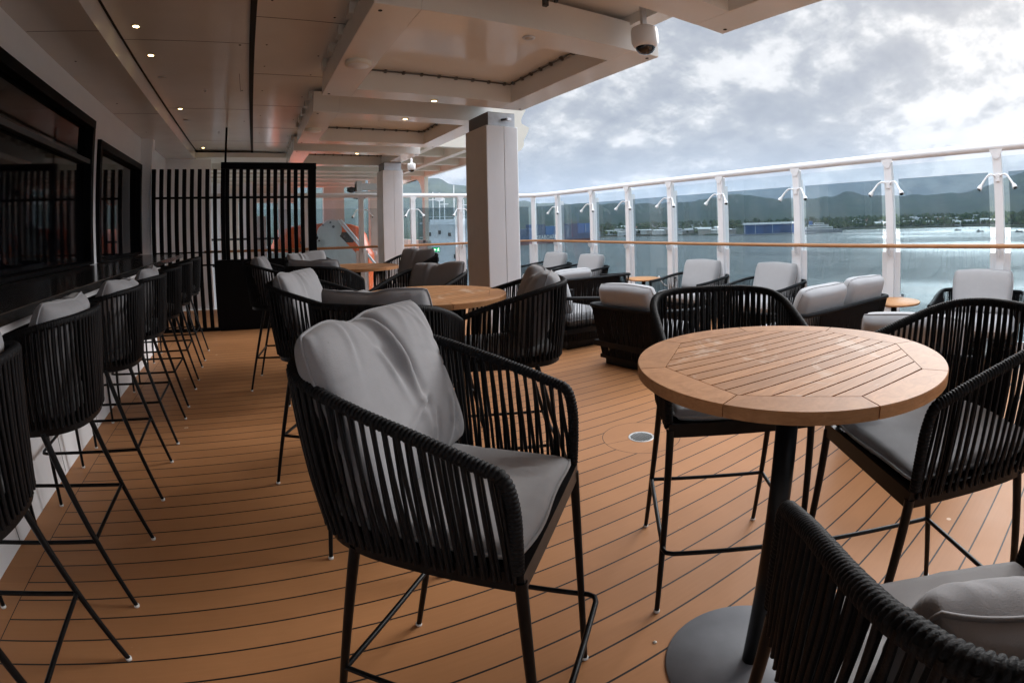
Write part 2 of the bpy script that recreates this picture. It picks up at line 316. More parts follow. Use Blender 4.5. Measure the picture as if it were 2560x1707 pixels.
# ------------------------------------------------------------------ cushions
def sgn_pow(x, p): return np.sign(x) * np.abs(x) ** p
def cushion(w, h, t, seed, wr=1.0, dip=0.0, lean_peak=0.0, boxy=.35, nu=52, nv=46, folds=(), bend=0.0):
    """soft pillow: x width, y height (0..h), z thickness; wr = strength of the gathers along the seams"""
    r = np.random.RandomState(seed); MBc = MB()
    U = np.linspace(-1, 1, nu); V = np.linspace(-1, 1, nv)
    g = [(r.uniform(-.9, .9), r.uniform(.016, .045), r.uniform(.5, 1.) * r.choice([-1, 1]), r.uniform(.14, .55), r.uniform(-.5, .5), e) for e in (0, 0, 0, 0, 0, 0, 0, 0, 0, 1, 1, 1, 1, 2, 2, 2, 3, 3, 3) for _ in (0,)]
    ph = r.uniform(0, 6, 8)
    def relief(u, v):
        z = 0
        for c, wd, a, ln, sk, e in g:
            if e == 0: s, d = u, 1 - v
            elif e == 1: s, d = u, 1 + v
            elif e == 2: s, d = v, 1 - u
            else: s, d = v, 1 + u
            z += a * math.exp(-((s - c - sk * d) / (wd * (1 + 1.3 * d))) ** 2) * math.exp(-d / ln * 1.7)
        return z
    for side in (1, -1):
        P = []
        for u in U:
            row = []
            for v in V:
                # pinched outline
                ed = max(abs(u), abs(v))
                x = w / 2 * u * (1 - .025 * (1 - v * v) * abs(u) ** 3 * wr + .02 * math.sin(3 * v + ph[0]) * abs(u) ** 4)
                y = h / 2 * v * (1 - .025 * (1 - u * u) * abs(v) ** 3 * wr + .02 * math.sin(4 * u + ph[1]) * abs(v) ** 4)
                y -= (dip * math.exp(-((u - .05) / .22) ** 2) - lean_peak * .5 * (u + .3)) * max(0, (v + 1) / 2) ** 1.5
                rc = 1 - (.10 - .05 * boxy) * abs(u * v) ** 3; x *= rc; y *= rc
                a = max(0, 1 - abs(u) ** (2.6 + 2 * boxy)) ** .5; bq = max(0, 1 - abs(v) ** (2.6 + 2 * boxy)) ** .5
                prof = (a * bq) ** (1 - .55 * boxy)
                zz = t / 2 * prof
                rl = relief(u * side, v) * .0062 * wr + .004 * wr * math.sin(2.3 * u + ph[2]) * math.sin(2.9 * v + ph[3])
                for (fu, fv, du, dv, wd, dp, ln) in folds:
                    if side > 0:
                        s = (u - fu) * du + (v - fv) * dv; q = -(u - fu) * dv + (v - fv) * du
                        if -0.05 < s < ln + .3: zz += dp * (math.exp(-((q - .03) / wd) ** 2) - .8 * math.exp(-((q + wd) / wd) ** 2)) * math.exp(-max(0, s - ln * .5) / (ln * .35)) * min(1, (s + .05) / .1)
                z = side * (zz + rl * min(1, prof * 1.6))
                z += bend * (u * u)
                row.append((x, y + h / 2, z))
            P.append(row)
        MBc.grid(P, flip=(side < 0))
    # piped seam
    MBc.edge = [P[0][j] for j in range(nv)] + [P[i][-1] for i in range(1, nu)] + [P[-1][j] for j in range(nv - 2, -1, -1)] + [P[i][0] for i in range(nu - 2, 0, -1)]
    ring = [(U[0], v) for v in V] + [(u, V[-1]) for u in U[1:]] + [(U[-1], v) for v in V[::-1][1:]] + [(u, V[0]) for u in U[::-1][1:-1]]
    return MBc
def weld(o, d=.0008):
    import bmesh
    b = bmesh.new(); b.from_mesh(o.data); bmesh.ops.remove_doubles(b, verts=b.verts, dist=d); b.to_mesh(o.data); b.free(); return o
def cushion_obj(mb, f, name, mat, root, pr=.0042):
    e = [f(p) for p in mb.edge]; o = weld(xform(mb, f).build(name, mat, root)); e = list(resample(e, len(e) // 2, True))[:-1]
    MB().tube(e, pr, 6, closed=True).build('piping', mat, o); return o
def xform(mb, f):
    mb.v = [tuple(f(p)) for p in mb.v]; return mb

# ------------------------------------------------------------------ counter-height rope armchair
def frame_loop(off=0.0, n=120, start_front=True):
    """plan outline of the seat frame from front-right round the back to front-left"""
    P = [(-.255 - off, .285), (-.256 - off, .15), (-.256 - off, .0), (-.248 - off, -.10), (-.215 - off * .8, -.19 - off * .5), (-.13 - off * .4, -.252 - off), (0, -.27 - off)]
    P = P + [(-x, y) for x, y in P[:-1][::-1]]
    return resample([np.array([p[0], p[1], 0]) for p in catmull([(x, y, 0) for x, y in P], 8)], n)
RAIL = [(-.266, .284, .79), (-.270, .287, .88), (-.272, .284, .95), (-.274, .268, 1.002), (-.276, .225, 1.022), (-.280, .10, 1.062), (-.284, -.05, 1.102), (-.276, -.15, 1.127), (-.243, -.235, 1.144), (-.165, -.293, 1.152), (-.08, -.312, 1.154), (0, -.317, 1.154)]
RAIL = [(x * .955, y * .955, z) for x, y, z in RAIL]
RAIL = RAIL + [(-x, y, z) for x, y, z in RAIL[:-1][::-1]]
def make_chair(name, seed, pillow, label, cat='bar chair', detail=1.0):
    r = random.Random(seed); root = thing(name, label, cat)
    # seat frame: flat bar loop + pan
    fl = frame_loop(0, 60); f = MB()
    rows = []
    for zz, o in ((.742, 0), (.742, .014), (.786, .014), (.786, 0)):
        pass
    outer = [(p[0], p[1]) for p in fl]; n = len(outer)
    cx, cy = 0, .02
    inner = [(p[0] * .93, cy + (p[1] - cy) * .93) for p in outer]
    ring = lambda P, z: [(x, y, z) for x, y in P]
    vs = ring(outer, .738) + ring(outer, .786) + ring(inner, .786) + ring(inner, .738); fs = []
    for i in range(n):
        j = (i + 1) % n
        for a in range(4): fs.append((a * n + i, a * n + j, ((a + 1) % 4) * n + j, ((a + 1) % 4) * n + i))
    f.add(vs, fs); f.prism(inner, .766, .772)
    f.build('seat_frame', MT['frame'], root)
    # legs
    feet = [(-.263, .306), (.263, .306), (-.263, -.306), (.263, -.306)]; tops = [(-.248, .276, .762), (.248, .276, .762), (-.236, -.115, .748), (.236, -.115, .748)]
    for ft, tp in zip(feet, tops):
        lg = MB(); pts = [np.array(tp) * (1 - t) + np.array((ft[0], ft[1], .004)) * t for t in np.linspace(0, 1, 7)]
        lg.tube(pts, list(np.linspace(.0135, .0095, 7)), 12); lo = lg.build('leg', MT['frame'], root)
        MB().lathe([(0, 0), (.0110, 0), (.0120, .004), (.0118, .012), (0, .012)], 12, (ft[0], ft[1], 0)).build('foot_glide', MT['glide'], lo)
    # footrest ring
    z = .31; bl = np.array([-.253, -.222, z]); br = np.array([.253, -.222, z])
    pts = [bl, (-.256, .0, z), (-.258, .25, z), (-.259, .315, z), (-.25, .337, z), (-.225, .345, z), (.225, .345, z), (.25, .337, z), (.259, .315, z), (.258, .25, z), (.256, .0, z), br]
    fr = MB().tube(pts, .0088, 10); fr.tube([bl, br], .0085, 10); fr.build('footrest', MT['frame'], root)
    # rope wrapped arm and back rail: each turn of rope is a real bulge
    turns = int(215 * detail); sub = 6; cl = catmull(RAIL, 10); pts = resample(cl, turns * sub)
    jit = [1 + r.uniform(-.03, .03) for _ in range(turns + 1)]
    def rf(i, an):
        k = (i / sub + an / (2 * PI)) ; ph = k % 1.0; return (.84 + .26 * math.sqrt(max(0, 1 - (2 * ph - 1) ** 2))) * jit[int(k) % (turns + 1)] ** .6
    MB().tube(pts, .0138, 12, rf=rf).build('arm_rail', MT['rope'], root)
    # rope strands, an inner and an outer layer
    st = MB(); base = frame_loop(.002, 400); base = np.array(base)
    rail = resample(cl, 800); keep = np.array([i for i in range(800) if True])
    # rail parameter range: skip the upright posts
    def rail_at(t): return rail[int(round(90 + t * (800 - 1 - 180)))]
    def base_at(t): return base[int(round(4 + t * (400 - 1 - 8)))]
    ns = 58
    for layer in (0, 1):
        for i in range(ns):
            t = (i + .5 + layer * .5 * (1 if i < ns - 1 else 0)) / ns
            tb = min(.998, max(.002, t + r.uniform(-.0025, .0025) + (.003 if layer else .0)))
            a = rail_at(min(1, t)).copy(); b = base_at(tb).copy(); b[2] = .778
            nrm = np.array([b[0], b[1] - .02, 0]); nrm /= np.linalg.norm(nrm) + 1e-9
            a += nrm * (.010 if layer else -.009); b += nrm * (.008 if layer else .003); c = b - np.array([0, 0, .012])
            m1 = a * .66 + b * .34 + nrm * r.uniform(.0, .004); m2 = a * .33 + b * .67 + nrm * r.uniform(.001, .005)
            w = (.0050 + .0020 * max(0, 1 - abs(t - .5) / .28)) + r.uniform(-.0006, .0006)
            st.tube([a + np.array([0, 0, .006]), a * .97 + b * .03, m1, m2, b, c], w, 6, caps=False)
    st.build('rope_weave', MT['strand'], root)
    # seat cushion
    cu = cushion(.475, .515, .056, seed + 40, wr=.55, boxy=1.0, nu=30, nv=30, folds=((-.55, .35, -.35, 1., .07, .011, .5), (-.3, .5, -.5, .8, .06, .008, .4)) if seed % 2 else ((.4, .6, .4, 1., .07, .010, .5),))
    def fs_(p):
        x, y, zq = p; y2 = y - .235
        if y2 < -.05: x *= 1 - .35 * ((-.05 - y2) / .2) ** 2
        return (x, y2, zq * 1.0 + .806)
    cushion_obj(cu, fs_, 'seat_cushion', MT['fab_seat'], root)
    pil_hi = pillow is PIL['hero'] or pillow is PIL['k']
    if pillow is not None:
        w, h, t, dip, peak, wr, yaw, sx, zb, lean, roll, fol = pillow[:12]; yb = pillow[12] if len(pillow) > 12 else -.085
        pc = cushion(w, h, t, seed, wr=wr, dip=dip, lean_peak=peak, boxy=.26, folds=fol, bend=.045, nu=84 if pil_hi else 44, nv=74 if pil_hi else 38)
        cl_, sl_ = math.cos(lean), math.sin(lean); cy_, sy_ = math.cos(yaw), math.sin(yaw); cr_, sr_ = math.cos(roll), math.sin(roll)
        def fp(p):
            x, y, zq = p                       # zq>0 faces the sitter
            x, y = x * cr_ - y * sr_, x * sr_ + y * cr_
            yy = y * cl_ + zq * sl_; vv = zq * cl_ - y * sl_
            return (x * cy_ - vv * sy_ + sx, x * sy_ + vv * cy_ + yb, yy + zb)
        cushion_obj(pc, fp, 'back_cushion', MT['fab'], root)
    return root

# ------------------------------------------------------------------ round bar table
def clip(poly, nx, ny, d):
    out = []
    for i in range(len(poly)):
        a, b = poly[i], poly[(i + 1) % len(poly)]; da = a[0] * nx + a[1] * ny - d; db = b[0] * nx + b[1] * ny - d
        if da <= 0: out.append(a)
        if (da < 0 < db) or (db < 0 < da): t = da / (da - db); out.append((a[0] + (b[0] - a[0]) * t, a[1] + (b[1] - a[1]) * t))
    return out
def make_table(label, r=.412, z=1.085, pitch=.0456, oct_r=.345, a0=12.0):
    root = thing('bar_table', label, 'bar table'); top = MB()
    oc = [(oct_r * math.cos(math.radians(a0 + 45 * k)), oct_r * math.sin(math.radians(a0 + 45 * k))) for k in range(8)]
    an = math.radians(80); nx, ny = math.cos(an), math.sin(an); ap = oct_r * math.cos(PI / 8); g = .0024
    k = 0; s = -ap + .0005
    while s < ap - .002:
        e = min(ap, s + pitch); p = clip(clip(oc, nx, ny, e - g), -nx, -ny, -(s + g))
        if len(p) > 2: top.prism(p, z - .022, z)
        s = e
    for q in range(8):
        A = math.radians(a0 + 45 * q + .22); B = math.radians(a0 + 45 * (q + 1) - .22); ri = oct_r + .0018
        arc = [(r * math.cos(A + (B - A) * i / 14), r * math.sin(A + (B - A) * i / 14)) for i in range(15)]
        ins = [(ri * math.cos(B), ri * math.sin(B)), (ri * math.cos(A), ri * math.sin(A))]
        poly = arc + ins; n = len(poly); ch = [(x * (1 - .004), y * (1 - .004)) if i < 15 else (x, y) for i, (x, y) in enumerate(poly)]
        vs = [(x, y, z - .028) for x, y in poly] + [(x, y, z - .003) for x, y in poly] + [(x, y, z) for x, y in ch]
        fs = [list(range(n))[::-1], list(range(2 * n, 3 * n))] + [(a * n + i, a * n + (i + 1) % n, (a + 1) * n + (i + 1) % n, (a + 1) * n + i) for a in (0, 1) for i in range(n)]
        top.add(vs, fs, 1)
    top.prism([(.40 * math.cos(2 * PI * i / 48), .40 * math.sin(2 * PI * i / 48)) for i in range(48)], z - .03, z - .008, mat=2)
    top.build('tabletop', [MT['teak'], MT['teak_edge'], MT['gap']], root)
    MB().lathe([(0, .008), (.032, .008), (.0315, .5), (.031, z - .045), (0, z - .045)], 28).build('pedestal', MT['frame'], root)
    MB().box((-.16, -.03, z - .050), (.16, .03, z - .037), 0, .003).box((-.03, -.16, z - .0505), (.03, .16, z - .0375), 0, .003).build('top_bracket', MT['frame'], root)
    MB().lathe([(0, 0), (.284, 0), (.287, .003), (.284, .008), (.02, .0095), (0, .0095)], 64).build('base_plate', MT['base'], root)
    return root

# ------------------------------------------------------------------ lounge seats (rope shell, loose cushions)
def make_lounge(name, w, label, cat, cushions, seed):
    root = thing(name, label, cat); r = random.Random(seed); d = .82; hw = w / 2
    MB().box((-hw + .14, -d / 2 + .12, 0), (hw - .14, d / 2 - .14, .09), 0, .01).build('plinth', MT['frame'], root)
    sh = MB(); th = .03
    # shell: floor tray with sloped outer sides (narrower at the floor)
    sh.prism([(-hw + .10, -d / 2 + .09), (hw - .10, -d / 2 + .09), (hw - .05, d / 2 - .06), (-hw + .05, d / 2 - .06)], .07, .11)
    sh.prism([(-hw + .05, -d / 2 + .05), (hw - .05, -d / 2 + .05), (hw - .03, d / 2 - .02), (-hw + .03, d / 2 - .02)], .20, .255)
    sh.build('seat_tray', MT['frame'], root)
    # rim rail: arm front, along arm, round the back
    P = [(-hw + .02, d / 2 - .02, .56), (-hw + .01, d / 2 - .25, .572), (-hw, 0, .59), (-hw, -d / 2 + .16, .615), (-hw + .03, -d / 2 + .04, .622), (-hw + .14, -d / 2, .625), (0, -d / 2 - .005, .625)]
    P = P + [(-x, y, z) for x, y, z in P[:-1][::-1]]
    cl = catmull(P, 8); pts = resample(cl, 90)
    rim = MB().tube(pts, .021, 8)
    for sx in (-1, 1): rim.tube([(sx * (hw - .02), d / 2 - .02, .575), (sx * (hw - .022), d / 2 - .02, .40), (sx * (hw - .035), d / 2 - .03, .10)], .021, 8)
    rim.build('rim_rail', MT['rope'], root)
    st = MB(); base = resample(catmull([(-hw + .06, d / 2 - .06, .1), (-hw + .07, 0, .1), (-hw + .08, -d / 2 + .18, .1), (-hw + .15, -d / 2 + .1, .1), (0, -d / 2 + .09, .1), (hw - .15, -d / 2 + .1, .1), (hw - .08, -d / 2 + .18, .1), (hw - .07, 0, .1), (hw - .06, d / 2 - .06, .1)], 8), 400)
    top = resample(cl, 400); ns = int(105 * (w + 1.3) / 2.2)
    for i in range(ns):
        t = (i + .5) / ns; a = top[int(t * 399)].copy(); b = base[int(min(1, max(0, t + r.uniform(-.004, .004))) * 399)].copy()
        back = t > .33 and t < .67
        st.tube([a, a * .5 + b * .5 + r.uniform(-.003, .003), b], (.0125 if back else .0056), 4, caps=False)
    st.build('rope_weave', MT['strand'], root)
    nseat = 1 if w < 1.2 else 2
    for k in range(nseat):
        cw = (w - .13) / nseat; x0 = -w / 2 + .065 + cw * (k + .5)
        cu = cushion(cw, d - .16, .17, seed + k, wr=.15, boxy=1.2, nu=24, nv=24)
        cushion_obj(cu, lambda p: (p[0] + x0, p[1] - d / 2 + .10, p[2] + .345), 'seat_cushion', MT['fab_lt'], root, .005)
    for (cx, cw, chh, lean, zb, yb, roll) in cushions:
        cu = cushion(cw, chh, .19, seed + 5, wr=.16, boxy=.9, nu=26, nv=24); cl_, sl_ = math.cos(lean), math.sin(lean); cr_, sr_ = math.cos(roll), math.sin(roll)
        def fp(p):
            x, y, z = p; x, y = x * cr_ - y * sr_, x * sr_ + y * cr_
            return (x + cx, z * cl_ - y * sl_ + yb, y * cl_ + z * sl_ + zb)
        cushion_obj(cu, fp, 'back_cushion', MT['fab_lt'], root, .005)
    return root
def make_side_table(label, r=.29, z=.53):
    root = thing('side_table', label, 'side table')
    MB().lathe([(0, z - .022), (r - .006, z - .022), (r, z - .016), (r, z - .003), (r - .003, z), (0, z)], 48).build('tabletop', MT['teak_edge'], root)
    MB().lathe([(0, .01), (.032, .01), (.032, z - .025), (0, z - .025)], 20).build('pedestal', MT['frame'], root)
    MB().lathe([(0, 0), (.19, 0), (.192, .004), (.188, .011), (0, .012)], 40).build('base_plate', MT['frame'], root)
    return root

# ------------------------------------------------------------------ deck and superstructure
SF, PN, CP = 2.83, 3.0, 2.98            # soffit, raised panel, inner ceiling
tag(MB().add([(-1.8, -3.2, 0), (6.35, -3.2, 0), (6.35, 10.35, 0), (-1.8, 10.35, 0)], [(0, 1, 2, 3)]).build('deck', MT['deck']), kind='structure')
tag(MB().box((-1.9, -3.2, -.5), (6.37, 10.36, -.004)).build('deck_edge', MT['white']), kind='structure')
# left wall (ship's side house)
wl = MB()
wl.box((-2.0, -3.2, 1.12), (-1.8, 12.0, 1.16)); wl.box((-2.0, -3.2, 2.585), (-1.8, 12.0, SF))
wl.box((-2.0, 5.62, 1.16), (-1.8, 5.85, 2.585)); wl.box((-2.0, 8.07, 1.16), (-1.8, 12.0, 2.585)); wl.box((-2.0, 5.85, 2.44), (-1.8, 8.07, 2.585)); wl.box((-2.0, -3.2, 1.16), (-1.8, -1.2, 2.585))
wl.box((-2.0, 6.9, 0), (-1.8, 12.0, 1.12))
wl.box((-1.80, 8.12, 0), (-1.62, 8.30, SF))
tag(wl.build('deckhouse_wall', MT['white']), kind='structure')
room = MB().box((-4.6, -3.2, .3), (-4.5, 9, 3)).box((-4.6, -3.2, 2.9), (-2.0, 9, 3.0)).box((-4.6, -3.2, .2), (-2.0, 9, .3)).box((-4.5, 8.9, .3), (-2.0, 9, 2.9)).box((-4.5, -3.2, .3), (-2.0, -3.1, 2.9))
tag(room.build('bar_interior', MT['blk']), kind='structure')
def window(y0, y1, z0, z1, label, transom=None, mull=()):
    t = thing('bar_window', label, 'window', (-1.8, (y0 + y1) / 2, z0), 0, 'dark windows above the bar counter'); h = z1 - z0; w = (y1 - y0) / 2; f = MB(); b = .085
    f.box((-.1, -w, h - b), (.045, w, h), 0, .004); f.box((-.1, -w, 0), (.045, -w + b, h - b), 0, .004); f.box((-.1, w - b, 0), (.045, w, h - b), 0, .004); f.box((-.1, -w + b, 0), (.04, w - b, .03))
    f.build('window_frame', MT['blk'], t)
    if transom: MB().box((-.06, -w + b, transom - z0), (.03, w - b, transom - z0 + .045), 0, .003).build('transom', MT['grey_d'], t)
    MB().box((-.05, -w + b, .03), (-.04, w - b, h - b)).build('glass_pane', MT['blkgl'], t)
window(-1.2, 5.62, 1.16, 2.585, 'large dark bar window with a transom rail nearest the camera', 2.14)
window(5.85, 8.07, 1.16, 2.44, 'smaller dark window between white wall strips near the slatted screen')
# bar counter with white front
bc = thing('bar_counter', 'long black stone bar counter with white panelled front along the wall', 'bar counter')
MB().box((-1.8, -3.2, 1.105), (-1.105, 7.9, 1.155), 0, .004).build('countertop', MT['counter'], bc)
fp = MB().box((-1.62, -3.2, 0), (-1.42, 7.05, 1.04))
for k in range(12): fp.box((-1.4205, -2.6 + k * .84, .02), (-1.4185, -2.597 + k * .84, 1.02), 1)
fp.box((-1.62, -3.2, 1.04), (-1.34, 7.05, 1.104))
fp.build('front_panel', [MT['white'], MT['groove']], bc)

# ceilings
ce = MB(); ce.box((-1.8, -3.2, SF), (-1.22, 11.4, SF + .2)); ce.box((-1.219, -3.2, PN), (-.09, 11.4, PN + .05)); ce.box((-1.22, 11.38, SF), (-.06, 11.5, PN + .05))
ce.box((-1.22, -3.2, PN - .005), (-1.2, 11.38, PN), 1); ce.box((-.118, -3.2, PN - .02), (-.07, 11.38, PN + .05), 1)
for y in (1.9, 4.35, 6.85, 9.3): ce.box((-1.2, y, PN - .0015), (-.12, y + .004, PN + .01), 1)
for y in (1.3, 5.6): ce.box((-.22, y - .35, PN - .0015), (-.216, y + .35, PN + .01), 1)
for y in (1.0, 3.7, 6.4): ce.box((-1.79, y, SF - .0015), (-1.22, y + .004, SF + .01), 1)
for y in (3.0, 4.4, 5.9, 7.6): ce.lathe([(0, -.002), (.012, -.002), (.012, .001), (0, .001)], 10, (-.2, y, PN), 1); ce.lathe([(0, -.002), (.010, -.002), (.010, .001)], 10, (-1.62, y, SF), 1)
tag(ce.build('bar_ceiling', [MT['soffit'], MT['groove']]), kind='structure')
c2 = MB(); c2.box((-.07, -3.2, PN - .02), (2.6, 11.3, PN + .1)); c2.box((2.45, -3.2, 2.90), (2.60, 10.6, PN - .02))
for y in (.2, 2.35, 3.7, 5.15, 6.5, 7.95, 9.3): c2.box((-.069, y, PN - .0216), (2.45, y + .005, PN - .01), 1)
for y in (.9, 1.6, 2.9, 3.4, 4.3, 4.9, 5.8, 7.1, 8.4): c2.lathe([(0, -.002), (.009, -.002), (.009, .001)], 8, (.03, y, PN - .02), 1); c2.lathe([(0, -.002), (.009, -.002), (.009, .001)], 8, (.50, y + .2, PN - .02), 1)
tag(c2.build('terrace_ceiling', [MT['paint'], MT['groove']]), kind='structure')
tag(MB().box((-2.2, -3.4, PN + .12), (2.6, 11.5, PN + .5)).build('roof_deck', MT['white']), kind='structure')
# coffered frames hung below the ceiling
def coffer(y0, y1, label, x1=2.73):
    t = thing('ceiling_frame', label, 'ceiling frame', (0, 0, 0), 0, 'cream steel frames under the terrace ceiling'); zb, zt = 2.70, 2.925; x0 = .585; a = .285; b = .28
    f = MB()
    f.box((x0, y0, zb), (x0 + a, y1, zt), 0, .004); f.box((x1 - b, y0, zb), (x1, y1, zt), 0, .004)
    f.box((x0 + a, y0, zb + .0005), (x1 - b, y0 + b, zt), 0, .0); f.box((x0 + a, y1 - b, zb + .0005), (x1 - b, y1, zt))
    f.build('ring_frame', MT['paint'], t)
    MB().box((x0 + a - .02, y0 + b - .02, 2.905), (x1 - b + .02, y1 - b + .02, 2.92)).build('inner_panel', MT['paint_in'], t)
    p = MB(); e = .022; xa, xb, ya, yb, z = x0 + a + e, x1 - b - e, y0 + b + e, y1 - b - e, 2.888
    p.tube([(xa, ya, z), (xb, ya, z), (xb, yb, z), (xa, yb, z)], .0085, 6, closed=True)
    q = ya
    for i in range(9):
        x = xa + .06 + i * (xb - xa - .12) / 8; p.box((x - .012, yb - .012, z - .014), (x + .012, yb + e, z + .012)); y = ya + .06 + i * (yb - ya - .12) / 8; p.box((xb - .012, y - .012, z - .014), (xb + e, y + .012, z + .012))
    p.build('cable_tube', MT['pipe'], t)
    h = MB()
    for y in np.arange(y0 + .2, y1 - .1, .42): h.box((x0 - .035, y, zt - .03), (x0 + .02, y + .12, PN - .02))
    h.box((x0 + .1, y0 + .1, zt), (x0 + .18, y0 + .2, PN - .02)); h.box((x1 - .5, y0 + .1, zt), (x1 - .42, y0 + .2, PN - .02)); h.box((x0 + .1, y1 - .2, zt), (x0 + .18, y1 - .1, PN - .02)); h.box((x1 - .5, y1 - .2, zt), (x1 - .42, y1 - .1, PN - .02))
    h.build('hanger', MT['paint'], t)
    s = MB()
    for x, y in ((x0 + .06, y0 + .09), (x0 + .06, y1 - .07), (x1 - .06, y0 + .07), (x1 - .06, y1 - .07)): s.lathe([(0, -.003), (.013, -.003), (.013, .001)], 10, (x, y, zb))
    s.build('bolt_hole', MT['groove'], t)
    return t
coffer(-.06, 2.045, 'cream ceiling frame at the top edge of the view, nearest the camera')
coffer(2.67, 4.80, 'large cream ceiling frame with a recessed panel in front of the near pillar')
coffer(5.50, 7.60, 'cream ceiling frame in between the two white pillars')
coffer(8.33, 10.30, 'farthest cream ceiling frame, above the slatted screen')
# cable ladder in the gap between the two nearest frames
cl = thing('cable_ladder', 'small grey cable ladder above the near ceiling frame', 'cable ladder')
lad = MB()
for x in (1.35, 1.62): lad.box((x, 2.1, 2.93), (x + .02, 2.66, 2.95))
for y in (2.2, 2.36, 2.52): lad.box((1.35, y, 2.935), (1.64, y + .02, 2.948))
lad.box((1.60, 2.5, 2.80), (1.63, 2.53, 2.96)); lad.box((1.68, 2.5, 2.84), (1.70, 2.52, 2.96))
lad.build('ladder_rail', MT['grey_d'], cl)

# ceiling fixtures
def downlight(x, y, z, label, lit, grp):
    t = thing('ceiling_light', label, 'ceiling light', (x, y, z), 0, grp)
    MB().lathe([(.026, -.004), (.040, -.006), (.043, -.002), (.043, .0), (.030, .0)], 24).build('trim_ring', MT['steel'] if not lit else MT['brown'], t)
    MB().lathe([(0, -.002), (.028, -.003), (.028, .002)], 20).build('lens', MT['lamp'] if lit else MT['lampoff'], t)
    return t
for i, y in enumerate((4.046, 4.746, 6.874, 10.093)):
    downlight(-1.033, y, PN - .001, 'small lit ceiling light over the bar, %s one from the camera' % ORD[i], True, 'lit ceiling lights over the bar')
for i, y in enumerate((5.448, 7.577)):
    downlight(-1.037, y, PN - .001, 'unlit sensor disc in the bar ceiling, %s' % ('nearer of two' if i == 0 else 'farther of two'), False, 'sensor discs in the bar ceiling')
downlight(1.67, 2.82, 2.699, 'unlit round ceiling light in the near edge of the large ceiling frame', False, 'unlit ceiling lights')
downlight(1.687, 4.715, 2.699, 'lit yellow ceiling light in the far edge of the large ceiling frame', True, 'lit ceiling lights in the frames')
downlight(1.662, 5.635, 2.699, 'lit yellow ceiling light in the frame in between the two pillars', True, 'lit ceiling lights in the frames')
downlight(1.658, 8.475, 2.699, 'lit ceiling light in the farthest ceiling frame', True, 'lit ceiling lights in the frames')
for i, (x, y) in enumerate(((-.62, 3.4), (-.62, 5.9), (-.62, 8.4))):
    t = thing('sprinkler', 'tiny steel sprinkler head in the bar ceiling, %s from the camera' % ORD[i], 'sprinkler', (x, y, PN), 0, 'sprinkler heads in the bar ceiling')
    MB().lathe([(0, -.004), (.028, -.004), (.031, 0)], 20).build('escutcheon', MT['steel'], t); MB().lathe([(0, -.034), (.013, -.033), (.013, -.030), (.004, -.028), (.004, -.004), (0, -.004)], 12).build('head', MT['steel'], t)
def speaker(x, y, label):
    t = thing('ceiling_speaker', label, 'ceiling speaker', (x, y, 2.70), 0, 'round white ceiling speakers')
    MB().lathe([(0, -.03), (.086, -.032), (.098, -.028), (.103, -.016), (.103, 0)], 40).build('speaker_body', MT['cream'], t)
    MB().lathe([(0, -.0335), (.08, -.0335), (.082, -.030)], 36).build('grille', MT['white'], t)
speaker(.723, 3.741, 'round white speaker on the large near ceiling frame'); speaker(.70, 6.50, 'round white speaker on the ceiling frame in between the pillars')
def dome(x, y, ztop, z, label, s=1.0, arm=False):
    t = thing('security_camera', label, 'security camera', (x, y, z), 0, 'white dome security cameras'); t.scale = (s, s, s)
    st = MB()
    if arm: st.tube(catmull([(-.16, 0, .10), (-.12, 0, .19), (-.04, 0, .20), (0, 0, .12), (0, 0, .05)], 6), .018, 10)
    else: st.box((-.016, -.008, .05), (.016, .008, (ztop - z) / s))
    st.build('mount', MT['steel'] if not arm else MT['white'], t)
    MB().lathe([(0, .062), (.05, .062), (.066, .052), (.069, .03), (.069, -.02), (.062, -.042), (.052, -.05), (0, -.05)], 36).build('housing', MT['white'], t)
    MB().lathe([(.052, -.045), (.048, -.062), (.036, -.076), (.018, -.084), (0, -.087)], 28).build('lens_dome', MT['lens'], t)
dome(2.37, 2.44, PN - .02, 2.705, 'white dome camera hanging on a grey rod beside the near ceiling frame', 1.35)
dome(2.93, 9.5, 0, 2.62, 'white dome camera on a bent arm beside the far pillar', 1.15, arm=True)

# pillars
def pillar(x0, y0, x1, y1, label):
    t = thing('pillar', label, 'pillar', ((x0 + x1) / 2, (y0 + y1) / 2, 0), 0, 'white clad pillars'); w = (x1 - x0) / 2; d = (y1 - y0) / 2; zc = 2.545
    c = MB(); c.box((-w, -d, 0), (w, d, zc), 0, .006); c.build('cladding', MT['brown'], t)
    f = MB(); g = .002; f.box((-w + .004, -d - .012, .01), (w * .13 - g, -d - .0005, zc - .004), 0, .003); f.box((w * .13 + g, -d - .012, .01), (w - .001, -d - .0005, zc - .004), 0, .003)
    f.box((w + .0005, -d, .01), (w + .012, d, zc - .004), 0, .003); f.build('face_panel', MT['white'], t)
    MB().box((-w + .03, -d + .012, zc), (w - .02, d - .03, 2.698), 0, .002).build('neck_block', MT['pipe'], t)
    MB().box((-w + .034, -d + .006, zc + .002), (w - .022, -d + .011, 2.69)).build('neck_plate', MT['steel'], t)
    return t
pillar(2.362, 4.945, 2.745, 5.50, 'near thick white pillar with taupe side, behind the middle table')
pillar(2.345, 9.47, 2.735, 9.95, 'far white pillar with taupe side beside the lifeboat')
sn = thing('motion_sensor', 'small grey floodlight sensor on the neck of the near pillar', 'sensor', (2.56, 4.945, 2.615))
MB().tube([(0, 0, 0), (.0, -.04, -.005), (.03, -.05, .0)], .014, 10).build('sensor_mount', MT['grey_d'], sn)
MB().obox((.055, -.055, -.005), (.032, .015, .016), .25, 0, .003).build('sensor_head', MT['steel'], sn)

